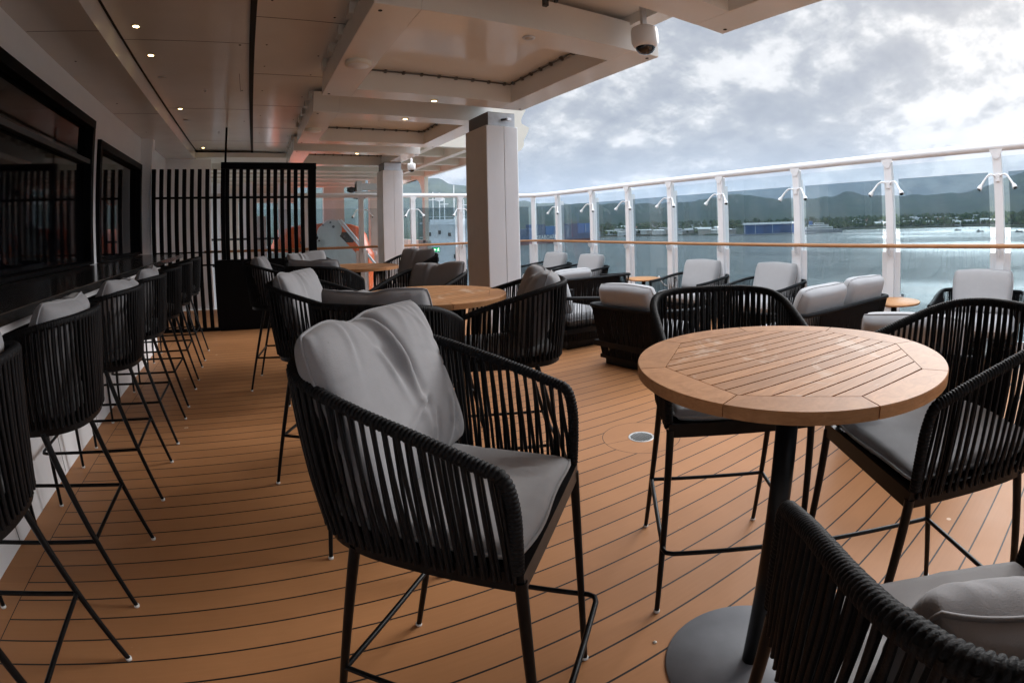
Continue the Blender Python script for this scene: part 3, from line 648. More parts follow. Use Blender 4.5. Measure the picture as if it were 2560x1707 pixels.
# slatted screen
Y0 = 8.10
ss = thing('slatted_screen', 'black slatted privacy screen with a solid lower panel at the end of the bar', 'screen', (0, Y0, 0))
s = MB()
for k in range(10):
    x = -1.547 + k * .1178 - .059
    if x < -.62: s.box((x, -.03, .05), (x + .058, .03, 2.375), 0, .003)
s.build('left_slats', MT['blk'], ss)
s = MB()
for k in range(12): x = -.475 + k * .1052; s.box((x, -.028, 1.04), (x + .060, .028, 2.38), 0, .003)
s.build('right_slats', MT['blk'], ss)
for a, b in (((-1.60, -.02, 1.94), (-.55, .02, 1.972)), ((-1.6, -.02, 1.15), (-.55, .02, 1.17)), ((-.545, -.0205, 1.94), (.80, .0205, 1.972)), ((-1.6, -.02, .96), (-.64, .02, .985)), ((-1.6, -.03, 0), (-.64, .03, .05))): MB().box(a, b).build('cross_rail', MT['blk'], ss)
s = MB(); s.box((-.545, -.06, 2.375), (.925, .06, 2.475), 0, .006); s.box((.80, -.058, 1.04), (.923, .058, 2.375), 0, .004); s.box((-.545, -.045, 1.045), (-.478, .045, 2.375), 0, .004); s.build('screen_frame', MT['blk'], ss)
MB().box((-.635, -.07, 0), (.95, .12, 1.04), 0, .006).build('lower_panel', MT['blk'], ss)
MB().tube([(-.48, 0, 2.47), (-.48, 0, PN)], .017, 10).build('hanging_rod', MT['blk'], ss)
tag(MB().box((-2.0, 10.4, 0), (-.9, 10.5, SF)).build('end_wall', MT['white']), kind='structure')

# deck drain
dd = thing('deck_drain', 'round steel floor drain set in the wooden deck', 'drain', (2.236, 2.425, 0))
MB().lathe([(.0, .0015), (.082, .0015), (.086, .003), (.088, .0), ], 40).build('drain_rim', MT['galv'], dd)
gq = MB()
for i in range(-8, 9):
    for j in range(-9, 10):
        x, y = i * .0098 + (.0049 if j % 2 else 0), j * .0088
        if math.hypot(x, y) < .073: gq.lathe([(0, .0026), (.0040, .0026)], 6, (x, y, 0))
gq.build('drain_grate', MT['groove'], dd)
# small litter on the deck
tag(MB().lathe([(0, .008), (.004, .006), (.008, .002), (.006, 0)], 6, (0, 0, 0)).build('paper_scrap', MT['cream']), 'tiny white scrap lying on the deck by the table base', 'scrap').location = (1.02, .99, 0)

# ------------------------------------------------------------------ glass windscreen along the deck edge
ws = thing('windscreen', 'tall glass windscreen with white posts and wooden handrail along the deck edge', 'windscreen', (0, 0, 0))
XR = 6.1; PY = [-2.9, -1.65, -.4, .9, 2.21, 3.51, 4.82, 5.88, 6.94, 8.01, 9.25]
corner = [(XR, 9.25), (6.02, 9.85), (5.7, 10.12), (5.2, 10.18)]
PXE = [5.2, 4.22, 3.16, 2.07, .98, -.11]
YE = 10.18
def post(x, y, rz, par):
    m = MB(); m.box((-.03, -.048, 0), (.06, .048, 2.07), 0, .005); m.box((.06, -.012, 0), (.16, .012, 1.95)); o = m.build('post', MT['white'], par, (x, y, 0), rz)
    MB().prism([(-.075, 2.09), (.075, 2.09), (.06, 2.05), (.03, 2.0), (0, 1.985), (-.03, 2.0), (-.06, 2.05)], -.04, -.028, lambda a, b, h: (h, a, b)).build('bracket_plate', MT['white'], o)
    MB().prism([(.0, 1.075), (-.085, 1.07), (-.09, 1.05), (-.07, 1.0), (-.03, .975), (0, .975)], -.006, .006, lambda a, b, h: (a - .03, h, b)).build('rail_bracket', MT['white'], o)
    return o
for y in PY: post(XR, y, 0, ws)
for x in PXE: post(x, YE, PI / 2, ws)
post(5.93, 9.98, .9, ws)
rail = [(XR, -3.3, 0)] + [(XR, y, 0) for y in np.linspace(-3, 9.0, 25)] + [(6.08, 9.45, 0), (6.0, 9.85, 0), (5.75, 10.1, 0), (5.35, 10.18, 0)] + [(x, YE, 0) for x in np.linspace(5.0, -.95, 14)]
rail = resample(catmull(rail, 3), 110)
off = lambda d, z: [(p[0] - d * (1 if p[1] < 9.6 else .5), p[1] - d * (0 if p[1] < 9.3 else 1), z) for p in rail]
MB().tube(off(0, 2.115), .046, 14).build('top_rail', MT['white'], ws)
MB().tube(off(.11, 1.095), .024, 12).build('handrail', MT['wood_rail'], ws)
def pane(a, b, par, mat='glass'):
    a = np.array(a); b = np.array(b); d = b - a; ln = np.linalg.norm(d); rz = math.atan2(d[1], d[0]); c = (a + b) / 2
    m = MB(); m.box((-ln / 2 + .115, -.006, .10), (ln / 2 - .115, .006, 1.86)); m.build('tinted_pane', MT[mat], par, (c[0], c[1], 0), rz)
    m = MB(); q = .112; 
    for u0, u1, z0, z1 in ((-ln / 2 + .05, -ln / 2 + q, .1, 2.02), (ln / 2 - q, ln / 2 - .05, .1, 2.02), (-ln / 2 + q, ln / 2 - q, 1.863, 2.02)): m.box((u0, -.004, z0), (u1, .004, z1))
    m.build('clear_edge', MT['clear'], par, (c[0], c[1], 0), rz)
    m = MB(); m.box((-ln / 2 + .05, -.02, .0), (ln / 2 - .05, .02, .1)); m.box((-ln / 2 + .045, -.012, .1), (-ln / 2 + .118, .010, 1.02)); m.box((ln / 2 - .118, -.012, .1), (ln / 2 - .045, .010, 1.02)); m.build('lower_strip', MT['white'], par, (c[0], c[1], 0), rz)
for i in range(len(PY) - 1): pane((XR + .03, PY[i]), (XR + .03, PY[i + 1]), ws)
pane((XR, 9.25), (5.93, 9.98), ws); pane((5.93, 9.98), (5.2, YE), ws)
for i in range(len(PXE) - 1): pane((PXE[i], YE + .03), (PXE[i + 1], YE + .03), ws, 'pale_glass' if i >= 2 else 'glass')
def spot(x, y, rz, label, z=1.80, up=False):
    t = thing('twin_spotlight', label, 'spotlight', (x, y, z), rz, 'twin spotlights clamped to the windscreen posts'); t.scale = (.8, .72, .74)
    MB().box((-.055, -.035, -.06), (-.03, .035, .045), 0, .004).build('clamp', MT['white'], t)
    for s in (-1, 1):
        zz = -1 if up else 1
        a = MB().tube(catmull([(-.045, s * .03, .02 * zz), (-.06, s * .10, .04 * zz), (-.09, s * .16, .01 * zz), (-.14, s * .24, -.10 * zz), (-.15, s * .262, -.13 * zz)], 6), [.011] * 8 + [.014] * 6 + list(np.linspace(.015, .023, 11)), 10).build('lamp_arm', MT['white'], t)
        MB().tube([(-.14, s * .25, -.115 * zz), (-.155, s * .27, -.145 * zz), (-.165, s * .278, -.163 * zz)], [.028, .037, .036], 16).build('lamp_head', MT['white'], a)
        MB().tube([(-.164, s * .2775, -.1615 * zz), (-.168, s * .281, -.169 * zz)], .029, 14).build('lens', MT['lens'], a)
vis = [.9, 2.21, 3.51, 4.82, 5.88, 6.94, 8.01, 9.25]
for i, y in enumerate(vis): spot(XR - .0, y, 0, 'white twin spotlight on the %s windscreen post from the right edge of the view' % ORD[i])
spot(4.22, YE, PI / 2, 'white twin spotlight on the end post in between the two pillars'); spot(3.16, YE, PI / 2, 'white twin spotlight on the end post right of the far pillar'); spot(2.07, YE, PI / 2, 'white twin spotlight on the end post left of the far pillar')
spot(XR, 2.21, 0, 'white twin spotlight low on the post behind the small side table', .42, True); spot(XR, 5.88, 0, 'white twin spotlight low on the post between the lounge armchairs', .42, True)

# ------------------------------------------------------------------ furniture
PIL = dict(  # w, h, t, dip, peak, wrinkle, yaw, sx, zb, lean, roll, folds
    hero=(.55, .462, .17, .020, .0, 1.3, .05, -.002, .805, .33, .0, ((-.05, 1., -.12, -1., .06, .024, 1.25), (.16, .6, -.25, -1., .05, .008, .6), (.45, .95, .25, -1., .045, .006, .5), (-.3, -.15, .85, -.4, .04, .010, .9), (-.75, -.3, .35, -.9, .05, .010, .6), (-.35, -.35, .3, -1., .045, .007, .5))),
    a=(.485, .45, .16, .01, .0, 1.15, 0., 0., .79, .33, 0., ((.1, 1., .05, -1., .08, .014, .7),)),
    b=(.485, .45, .16, .012, .0, 1.3, .05, .02, .785, .30, .03, ((-.2, 1., .1, -1., .07, .014, .8), (.5, .9, -.2, -1., .06, .012, .5))),
    c=(.50, .45, .17, .015, -.02, 1.2, -.12, -.02, .79, .38, -.02, ((.3, 1., -.1, -1., .06, .016, .6),)),
    k=(.46, .20, .19, .015, .0, 1.3, .0, .08, .80, .42, -.03, ((0., 1., .0, -1., .08, .02, .5),), .03),
    puff=(.47, .44, .19, .045, .02, 1.5, 0., .0, .80, .36, .0, ((0., 1., .0, -1., .10, .025, .7),)),
)
def face(fx, fy): return math.atan2(-fx, fy)
protos = {}
def chair(x, y, fx, fy, label, group, pil='a', name='bar_chair', seed=3):
    key = (pil, name)
    if key not in protos:
        protos[key] = make_chair(name, seed, PIL[pil] if pil else None, label, 'bar chair' if name == 'bar_chair' else 'bar stool'); o = protos[key]
    else: o = copy_tree(protos[key])
    return place(o, x, y, 0, face(fx, fy), label, group)
G1, G2, G3 = 'rope chairs round the nearest table', 'rope chairs round the middle table', 'rope chairs round the farthest table'
chair(.383, 1.119, .685, -.729, 'black rope bar chair front and centre with a big crumpled grey back cushion', G1, 'hero', seed=11)
chair(1.533, 1.189, -.616, -.788, 'black rope bar chair tucked behind the nearest table, beside the floor drain', G1, None, seed=4)
chair(1.595, .370, -.803, .594, 'black rope bar chair right of the nearest table, cut by the right edge', G1, None)
chair(.66, .0, .70, .72, 'black rope bar chair in the lower right corner, seen from above its backrest', G1, 'k', seed=5)
chair(.374, 2.994, .86, -.51, 'black rope bar chair at the left of the middle table, facing right', G2, 'a', seed=7)
chair(.54, 2.17, .6, .8, 'black rope bar chair with its back to us in front of the middle table', G2, 'b', seed=9)
chair(1.255, 2.42, -.93, .36, 'black rope bar chair at the right of the middle table, its cushion peaked', G2, 'puff')
chair(1.05, 3.30, -.85, -.52, 'black rope bar chair behind the middle table beside the near pillar, cushion facing us', G2, 'c', seed=13)
chair(.20, 5.05, .98, -.2, 'black rope bar chair at the left of the farthest table, near the slatted screen', G3, 'b')
chair(.55, 4.42, .55, .83, 'black rope bar chair in front of the farthest table, its back to us', G3, 'a')
chair(.62, 5.80, .45, -.89, 'black rope bar chair behind the farthest table at its left', G3, 'c')
chair(1.62, 5.45, -.85, -.5, 'black rope bar chair behind the farthest table at its right, with a dark shaded cushion', G3, 'a')
GS = 'bar stools along the counter'
sy = [.50, 1.345, 2.19, 3.116, 3.963, 4.79, 5.62, 6.46]
for i, y in enumerate(sy):
    if i == 0: continue
    chair(-1.013, y, -1, .02 * ((i * 7) % 3 - 1), 'black rope bar stool at the counter, %s from the camera%s' % (ORD[i - 1], ', with a grey cushion' if i < 5 else ''), GS, ('b', 'a', 'c', 'b')[i - 1] if i < 5 else None, 'bar_stool', seed=20 + i)
tb = make_table('round slatted teak bar table nearest the camera, on a grey round base'); place(tb, 1.19, .70, 0, 0, tb['label'], 'round teak bar tables')
t2 = copy_tree(tb); place(t2, .915, 2.66, 0, .5, 'round teak bar table in the middle, in front of the near pillar', 'round teak bar tables')
t3 = copy_tree(tb); place(t3, .985, 5.10, 0, 1.1, 'farthest round teak bar table, in front of the lifeboat', 'round teak bar tables')
GL = 'rope lounge armchairs'
CU = [(0, .66, .48, .34, .40, -.20, 0)]
lc = make_lounge('lounge_armchair', .93, 'x', 'armchair', CU, 31)
lounge = [(3.56, 3.78, .99, .16, 'dark rope lounge armchair with its back to us just left of the nearest table'),
          (3.52, 5.12, 1, .05, 'dark rope lounge armchair with its back to us, behind the middle table'),
          (3.52, 1.05, .98, .15, 'dark rope lounge armchair with its back to us behind the right bar chair'),
          (5.70, 7.94, -1, -.06, 'dark rope lounge armchair by the windscreen, facing us, second from the pillar'),
          (5.68, 9.16, -1, -.1, 'dark rope lounge armchair in the far corner of the windscreen'),
          (5.70, 5.12, -1, -.06, 'dark rope lounge armchair facing us at the windscreen, right of the far side table'),
          (5.72, 3.84, -1, .05, 'dark rope lounge armchair facing us, left of the loveseat'),
          (5.66, 1.05, -1, -.05, 'dark rope lounge armchair facing us at the right edge of the view')]
for i, (x, y, fx, fy, lab) in enumerate(lounge):
    place(lc if i == 0 else copy_tree(lc), x, y, 0, face(fx, fy), lab, GL)
sf = make_lounge('loveseat', 1.52, 'x', 'loveseat', [(-.36, .66, .46, .36, .41, -.18, .02), (.34, .66, .48, .32, .40, -.20, -.02)], 41)
place(sf, 4.66, 2.45, 0, face(.14, .99), 'dark rope loveseat with two pale back cushions, its back to us', 'rope loveseats')
s2 = make_lounge('loveseat', 1.52, 'x', 'loveseat', [(-.33, .66, .40, .40, .40, -.18, .03)], 47)
place(s2, 4.70, 6.55, 0, face(.0, 1), 'dark rope loveseat with a single pale back cushion, far from us', 'rope loveseats')
st1 = make_side_table('small round teak side table far off by the windscreen'); place(st1, 5.72, 6.16, 0, 0, st1['label'], 'small round side tables')
st2 = copy_tree(st1); place(st2, 5.6, 1.98, 0, 0, 'small round teak side table at the right of the loveseat', 'small round side tables')

# ------------------------------------------------------------------ ship parts beyond the end rail
lb = thing('lifeboat', 'bright orange lifeboat hanging beyond the far end of the deck', 'lifeboat', (1.75, 13.0, 0))
def hull(sec, ys, nz): 
    P = []
    for y, k, dz in ys: P.append([(x * k, y, z * (1 if z > 0 else k ** .4) + dz) for x, z in sec])
    return P
sec = [(0, -1.6), (.5, -1.5), (.95, -1.1), (1.2, -.4), (1.3, .3), (1.32, .78), (1.3, .84), (1.2, 1.0), (1.12, 1.30), (1.0, 1.48), (.7, 1.58), (0, 1.62)]
sec = sec + [(-x, z) for x, z in sec[1:-1][::-1]] + [(0, -1.6)]
ys = [(0, .80, .0), (.08, .9, 0), (.3, .97, 0), (1.0, 1., 0), (4, 1., 0), (7.5, .95, 0), (9, .7, 0), (9.6, .3, 0)]
P = hull(sec, ys, 0); m = MB().grid(P); m.add(P[0][:-1], [list(range(len(sec) - 1))]); m.build('hull', MT['orange'], lb)
MB().box((-1.35, .35, .76), (1.37, 8.5, .86), 0, .02).build('white_fender', MT['white'], lb)
for k in range(3): MB().box((1.08, .9 + k * 1.3, 1.1), (1.22, 1.8 + k * 1.3, 1.34), 0, .01).build('cabin_window', MT['lbwin'], lb)
MB().box((-.65, -.02, 1.12), (-.12, .1, 1.36), 0, .01).build('cabin_window', MT['lbwin'], lb); MB().box((.12, -.02, 1.12), (.68, .12, 1.38), 0, .01).build('cabin_window', MT['lbwin'], lb)
dv = thing('davit', 'pale grey lifeboat davit with a rounded plate head and white strut', 'davit', (1.35, 12.35, 0))
m = MB(); circ = lambda cx, cz, r, a0, a1, n: [(cx + r * math.cos(math.radians(a0 + (a1 - a0) * i / n)), cz + r * math.sin(math.radians(a0 + (a1 - a0) * i / n))) for i in range(n + 1)]
fr = lambda a, b, h: (a, h, b)
m.prism(circ(.42, 1.45, .24, -40, 200, 16) + [(.0, 1.1), (-.3, .7), (-.4, .2), (.95, .2), (1.05, .82)], -.12, .12, fr); m.build('davit_plate', MT['mach'], dv)
m = MB(); m.prism(circ(.25, 1.38, .19, 0, 360, 24), -.16, -.125, fr); m.build('davit_disc', MT['mach'], dv)
for x, z, r in ((.45, 1.52, .03), (.38, 1.62, .022), (.2, 1.56, .018), (.72, 1.28, .026), (.1, 1.2, .02)): MB().tube([(x, -.18, z), (x, -.10, z)], r, 12).build('davit_bolt', MT['grey_d'], dv)
MB().tube([(.55, -.2, 1.68), (1.15, -.2, .95)], .022, 8).tube([(.62, -.2, 1.68), (1.22, -.2, .95)], .022, 8).tube([(1.15, -.2, .98), (1.55, -.2, .45)], .03, 8).build('davit_strut', MT['white'], dv)
m = MB(); 
for k in range(7): m.tube([(-.35 + .05 * k, -.16, 1.2 - .03 * k), (-.2 + .06 * k, -.22, .85 + .07 * (k % 3)), (-.3 + .03 * k, -.18, .7 + .05 * k)], .012, 6)
m.build('davit_hose', MT['grey_d'], dv)
m = MB(); m.prism([(-1.1, .95), (-.25, .95), (.0, .2), (-1.1, .2)], -.2, .1, fr); m.build('davit_base', MT['mach'], dv)
cr = thing('deck_crane', 'grey crane arm with a dark hook block beyond the end rail', 'crane', (2.55, 12.8, 2.42))
MB().box((-.08, -.12, .0), (.9, .12, .16), 0, .01).box((-.08, -.15, -.06), (.05, .15, .22), 0, .01).box((-.1, -.10, -.20), (.9, .1, -.04), 0, .01).build('crane_arm', MT['mach'], cr)
m = MB(); m.lathe([(0, -.08), (.07, -.06), (.07, .06), (0, .08)], 10, (-.2, -.05, 0)); m.box((-.3, -.05, -.04), (-.1, .02, .06)); m.box((-.15, -.06, -.22), (.15, .0, -.14)); m.build('hook_block', MT['grey_d'], cr)
# ceiling ribs and cream side structure beyond the deck
ex = MB(); ex.box((-2.2, 10.35, 2.86), (3.0, 17, 2.95))
for y in (11.3, 12.1, 13.0, 14.1, 15.4): ex.box((-2.2, y, 2.72), (3.0, y + .35, 2.86))
tag(ex.build('aft_ceiling', MT['cream']), kind='structure')
cn = MB()
for x in (2.75, 3.7, 4.65, 5.75): cn.box((x, 10.75, 3.22), (x + .16, 19.5, 3.6))
for y in (10.75, 12.3, 13.9, 15.5, 17.1, 18.7): cn.box((2.75, y, 3.26), (5.9, y + .14, 3.6))
cn.box((2.6, 10.75, 3.6), (6.0, 19.5, 3.7)); cn.box((2.6, 10.7, 2.9), (2.76, 17, 3.6))
can = thing('aft_canopy', 'cream beamed canopy with arched side plating beyond the end of the deck', 'canopy', (0, 0, 0)); cn.build('beam_grid', MT['cream'], can)
def arch(y0, y1, par):
    zt, zb, r = 3.22, .9, .75; po = [(y0 - .0, zt + .38), (y0, zb), (y0 + .28, zb), (y0 + .28, zt - r)] + [(y0 + .28 + r * (1 - math.cos(a)), zt - r + r * math.sin(a)) for a in np.linspace(0, PI / 2, 9)][1:]
    a = po + [((y0 + y1) / 2, zt), ((y0 + y1) / 2, zt + .38)]
    MB().prism(a, 5.78, 5.92, lambda p, q, h: (h, p, q)).build('side_arch', MT['cream'], par)
    b = [(y0 + y1 - p, q) for p, q in a][::-1]
    MB().prism(b, 5.78, 5.92, lambda p, q, h: (h, p, q)).build('side_arch', MT['cream'], par)
arch(17.2, 24, can)
MB().box((5.78, 17.0, -1), (5.92, 24, 1.0)).build('side_plate', MT['cream'], can)
pl = [(5.2, 4.3), (5.7, 4.27), (6.21, 4.27), (6.15, 4.18), (6.10, 4.09), (6.07, 4.0), (6.08, 3.92), (6.29, 3.83), (6.26, 3.73), (6.19, 3.6), (6.13, 3.5), (6.14, 3.42), (6.12, 3.35), (6.05, 3.26), (5.9, 3.18), (5.2, 3.1)]
MB().prism([(x, z) for x, z in pl], 10.7, 10.8, lambda a, b, h: (a, h, b)).build('corner_knee', MT['cream'], can)
MB().box((3.55, 16.0, -.6), (4.5, 16.3, 3.3)).box((2.1, 16.2, -.6), (2.75, 16.5, 2.9)).build('support_post', MT['cream'], can)

# ------------------------------------------------------------------ harbour: water, land, ships
ZS = -20.0
wt = MB(); na = 90; rs = [8, 14, 25, 45, 80, 140, 260, 480, 900, 1800, 4000, 9000]
wt.add([(-9000, -9000, ZS), (9000, -9000, ZS), (9000, 9000, ZS), (-9000, 9000, ZS)], [(0, 1, 2, 3)])
tag(wt.build('water', MT['water']), kind='structure')
def interp(x, P): return float(np.interp(x, [p[0] for p in P], [p[1] for p in P]))
RID = [(-20, 3.2), (0, 4.2), (8, 5.2), (14, 5.7), (18, 5.6), (20.3, 5.35), (21.6, 4.75), (23, 4.55), (25, 4.3), (28, 2.9), (31, 2.45), (36, 2.25), (40, 2.1), (44, 2.0), (47, 2.05), (49.5, 2.2), (51, 2.5), (52.5, 2.68), (54.5, 2.7), (55.5, 2.45), (57, 2.15), (59, 2.05), (62, 2.0), (64, 2.12), (64.7, 2.35), (65.1, 2.55), (65.7, 2.6), (66.3, 2.42), (67.0, 2.15), (69, 1.98), (73, 1.9), (76, 1.92), (78.5, 2.0), (80, 2.35), (81.2, 2.8), (82.6, 3.2), (84, 3.6), (86, 4.0), (89, 3.5), (95, 2.5), (110, 2.2), (140, 2.5)]
SHO = [(-20, 500), (10, 560), (25, 640), (34, 720), (42, 790), (48, 740), (54, 690), (60, 720), (66, 850), (73, 840), (80, 860), (83, 760), (86, 700), (100, 650), (140, 600)]
rr = np.random.RandomState(5); ph = rr.uniform(0, 6.28, 24)
def nse(a, f0): return sum(math.sin(a * f0 * (1.7 ** k) + ph[k]) / (1.5 ** k) for k in range(6))
A = np.arange(-20, 140.01, .35); Pn = []
for a in A:
    R0 = interp(a, SHO) + 14 * nse(a, .5); el = interp(a, RID) + .05 * nse(a, 1.9) ; RM = 3900; row = []
    zr = H + RM * math.tan(math.radians(el))
    for t in (0, .004, .02, .06, .12, .22, .36, .52, .68, .82, .93, 1.0, 1.15):
        r = R0 + (RM - R0) * t; 
        if t == 0: z = ZS - 2
        elif t < .01: z = ZS + 1.6
        elif t <= 1: z = ZS + 3 + 26 * t + (zr - ZS - 29) * max(0, (t - .25) / .75) ** 2.2 + 5 * t * (1 - t) * nse(a * (1 + t), 1.9)
        else: z = zr - 60
        row.append((r * math.sin(math.radians(a)), r * math.cos(math.radians(a)), z))
    Pn.append(row)
tag(MB().grid(Pn).build('hills', MT['land']), kind='structure')
def pol(az, r, z=0): return (r * math.sin(math.radians(az)), r * math.cos(math.radians(az)), z)
fol, nt_, b_f = new_mat('shore_foliage'); ge_ = N(nt_, 'ShaderNodeNewGeometry'); cr_f = N(nt_, 'ShaderNodeValToRGB'); L(nt_, ge_.outputs['Random Per Island'], cr_f.inputs[0]); e_ = cr_f.color_ramp.elements
e_[0].color = (.022, .045, .016, 1); e_[1].color = (.10, .13, .045, 1); k_ = e_.new(.6); k_.color = (.045, .075, .025, 1); L(nt_, cr_f.outputs[0], b_f.inputs['Base Color']); b_f.inputs['Roughness'].default_value = .95; b_f.inputs['Specular IOR Level'].default_value = .1
# shoreline woods: one uncountable mass of leaf clumps
tw = MB(); r9 = random.Random(9)
for k in range(4200):
    az = r9.uniform(36, 96); R0 = interp(az, SHO); d = r9.random() ** 1.6 * 700; dens = 1 if az > 62 else .55
    if r9.random() > dens: continue
    if 50 < az < 62 and d < 150: continue
    s = r9.uniform(2.0, 5.5) * (1 + d / 700); x, y, _ = pol(az, R0 + 24 + d); z = ZS + 2.5 + d * .012; n = 6
    hts = [(0, .25), (.75, .3), (1, .75), (.72, 1.15), (.25, 1.45), (0, 1.5)]
    ringv = []
    for rad, hz in hts:
        for q in range(n): an = 2 * PI * q / n + r9.random(); w_ = rad * s * .6 * r9.uniform(.65, 1.25); ringv.append((x + w_ * math.cos(an), y + w_ * math.sin(an), z + hz * s * .85 * r9.uniform(.9, 1.1)))
    tw.add(ringv, [(i * n + q, i * n + (q + 1) % n, (i + 1) * n + (q + 1) % n, (i + 1) * n + q) for i in range(len(hts) - 1) for q in range(n)])
tag(tw.build('shore_woods', fol), kind='stuff')
# far shore buildings
bm = [M('far_white_wall', (.80, .80, .78), .7, var=.1, vscale=.2), M('far_pale_wall', (.55, .50, .44), .7, var=.1, vscale=.2), M('far_blue_shed', (.035, .11, .30), .5, var=.15, vscale=.1), M('far_grey_roof', (.30, .31, .33), .6, var=.15, vscale=.2), M('far_red_roof', (.30, .09, .05), .7, var=.1, vscale=.3)]
def house(nm, az, d, w, dp, h, wall, roof, label, cat, grp, gable=True):
    R0 = interp(az, SHO); x, y, _ = pol(az, R0 + d); z = ZS + 2.2 + d * .011; t = thing(nm, label, cat, (x, y, z), math.radians(-az) + r9.uniform(-.5, .5), grp)
    MB().box((-w / 2, -dp / 2, -2), (w / 2, dp / 2, h)).build('wall', bm[wall], t)
    e = .06 * w; rh = h + (.22 * dp if gable else .08 * dp)
    MB().add([(-w / 2 - e, -dp / 2 - e, h), (w / 2 + e, -dp / 2 - e, h), (w / 2 + e, dp / 2 + e, h), (-w / 2 - e, dp / 2 + e, h), (-w / 2 - e, 0, rh), (w / 2 + e, 0, rh)], [(0, 1, 5, 4), (2, 3, 4, 5), (1, 2, 5), (3, 0, 4), (3, 2, 1, 0)]).build('roof', bm[roof], t)
    return t
k = 0
kinds = ['white house', 'pale house', 'low white shed', 'grey roofed house']
for i in range(64):
    az = [40 + r9.random() * 12, 62 + r9.random() * 18, 66 + r9.random() * 10, 74 + r9.random() * 8][i % 4]; d = 20 + r9.random() ** 1.4 * 620
    w_ = r9.uniform(7, 18); house('shore_house', az, d, w_, w_ * r9.uniform(.45, .7), r9.uniform(3.5, 7.), 0 if i % 3 else 1, [0, 3, 0, 3, 4][i % 5], 'small pale building in the trees on the far shore', 'building', 'small buildings on the far shore')
for i in range(22):
    az = 39.5 + i * .62 + r9.uniform(-.2, .2); house('dock_building', az, r9.uniform(6, 90), r9.uniform(10, 26), r9.uniform(8, 14), r9.uniform(4, 8), i % 2, [0, 3][i % 2], 'pale dock building on the waterfront right of the container ship', 'building', 'dock buildings on the waterfront', False)
for i, (az, w_) in enumerate(((55.2, 26), (57.1, 26), (59.2, 30))):
    t = house('blue_warehouse', az, 8, w_, 30, 11.5, 2, 3, 'blue waterfront warehouse, %s of three in a row' % ('leftmost', 'middle one', 'rightmost')[i], 'warehouse', 'blue warehouses', False); t.rotation_euler[2] = math.radians(-az)
    MB().box((-w_ / 2 + 1, -15.3, 0), (-w_ / 2 + 1.8, -15.02, 11)).build('door_track', bm[0], t); MB().box((2, -15.3, 0), (2.6, -15.02, 11)).build('door_track', bm[0], t)
MB_q = MB().prism([(-60, -6), (60, -6), (60, 6), (-60, 6)], -2.6, .6)
q = MB_q.build('quay', bm[3], None, pol(57, 690, ZS + 1.2), math.radians(-57)); tag(q, 'low grey concrete quay along the waterfront', 'quay')

# container ship
az1, az2 = 24.0, 38.6; A_ = np.array(pol(az1, 500)); B_ = np.array(pol(az2, 672)); dvv = B_ - A_; Ls = np.linalg.norm(dvv); cs_r = math.atan2(dvv[1], dvv[0])
cs = thing('container_ship', 'dark blue container ship with white hull lettering and red lower hull', 'ship', (A_[0], A_[1], ZS), cs_r)
blue = M('ship_blue_hull', (.028, .075, .17), .45, var=.12, vscale=.05); red = M('ship_red_bottom', (.16, .035, .03), .6, var=.2, vscale=.08); lblue = M('container_blue', (.05, .17, .42), .5, var=.1, vscale=.1)
MB().prism([(0, 0), (Ls - 14, 0), (Ls, 9), (Ls - 14, 20), (0, 20)], -1, 3.0, mat=0).build('lower_hull', red, cs)
MB().prism([(-1, -.2), (Ls - 12, -.2), (Ls + 4, 9), (Ls - 12, 20.2), (-1, 20.2)], 3.0, 9.8).build('upper_hull', blue, cs)
r3 = random.Random(3)
for k in range(13):
    x = 4 + k * (Ls - 30) / 13; hgt = r3.choice([7.2, 9.6, 9.6, 12.0]); o = MB().box((x, 1.5, 9.8), (x + (Ls - 30) / 13 - .9, 18.5, 9.8 + hgt), 0, .1).build('container_stack', lblue if k in (7, 11, 12) else blue, cs)
    f = MB()
    for zz in np.arange(2.4, hgt - .5, 2.4): f.box((x, 1.42, 9.8 + zz), (x + (Ls - 30) / 13 - .9, 1.49, 9.86 + zz))
    if k % 3 == 0: f.box((x + 1, 1.40, 10.5), (x + 1.5, 1.48, 9.8 + hgt - .8))
    f.build('stack_line', bm[3] if k % 3 else bm[0], o)
for x in (Ls * .46, Ls * .80):
    m = MB()
    for dx in (0, 3.2): m.tube([(x + dx, 10, 9.8), (x + dx, 10, 40)], .35, 6)
    for zz in range(12, 40, 4): m.tube([(x, 10, zz), (x + 3.2, 10, zz + 3)], .15, 4)
    m.build('deck_mast', bm[3], cs)
fc = bpy.data.curves.new('hull_lettering', 'FONT'); fc.body = 'SEABOARD'; fc.size = 6.6; fc.extrude = .08; fc.align_x = 'CENTER'; fc.align_y = 'CENTER'; fc.space_character = 1.12; fc.offset = .12
tmp = bpy.data.objects.new('tmp', fc); col.objects.link(tmp); dg = bpy.context.evaluated_depsgraph_get(); lm = bpy.data.meshes.new_from_object(tmp.evaluated_get(dg)); bpy.data.objects.remove(tmp); lm.materials.clear()
fo = bpy.data.objects.new('hull_lettering', lm); col.objects.link(fo); fo.parent = cs; fo.rotation_euler = (PI / 2, 0, 0); fo.data.materials.append(bm[0])
# where the ray at azimuth 32.2 meets the hull side
def along(az):
    d = np.array(pol(az, 1.0))[:2]; M2 = np.array([d, -dvv[:2] / Ls]).T; s_ = np.linalg.solve(M2, A_[:2]); return s_[1], s_[0]
sx, sd = along(32.2); fo.location = (sx, -.32, 6.9)
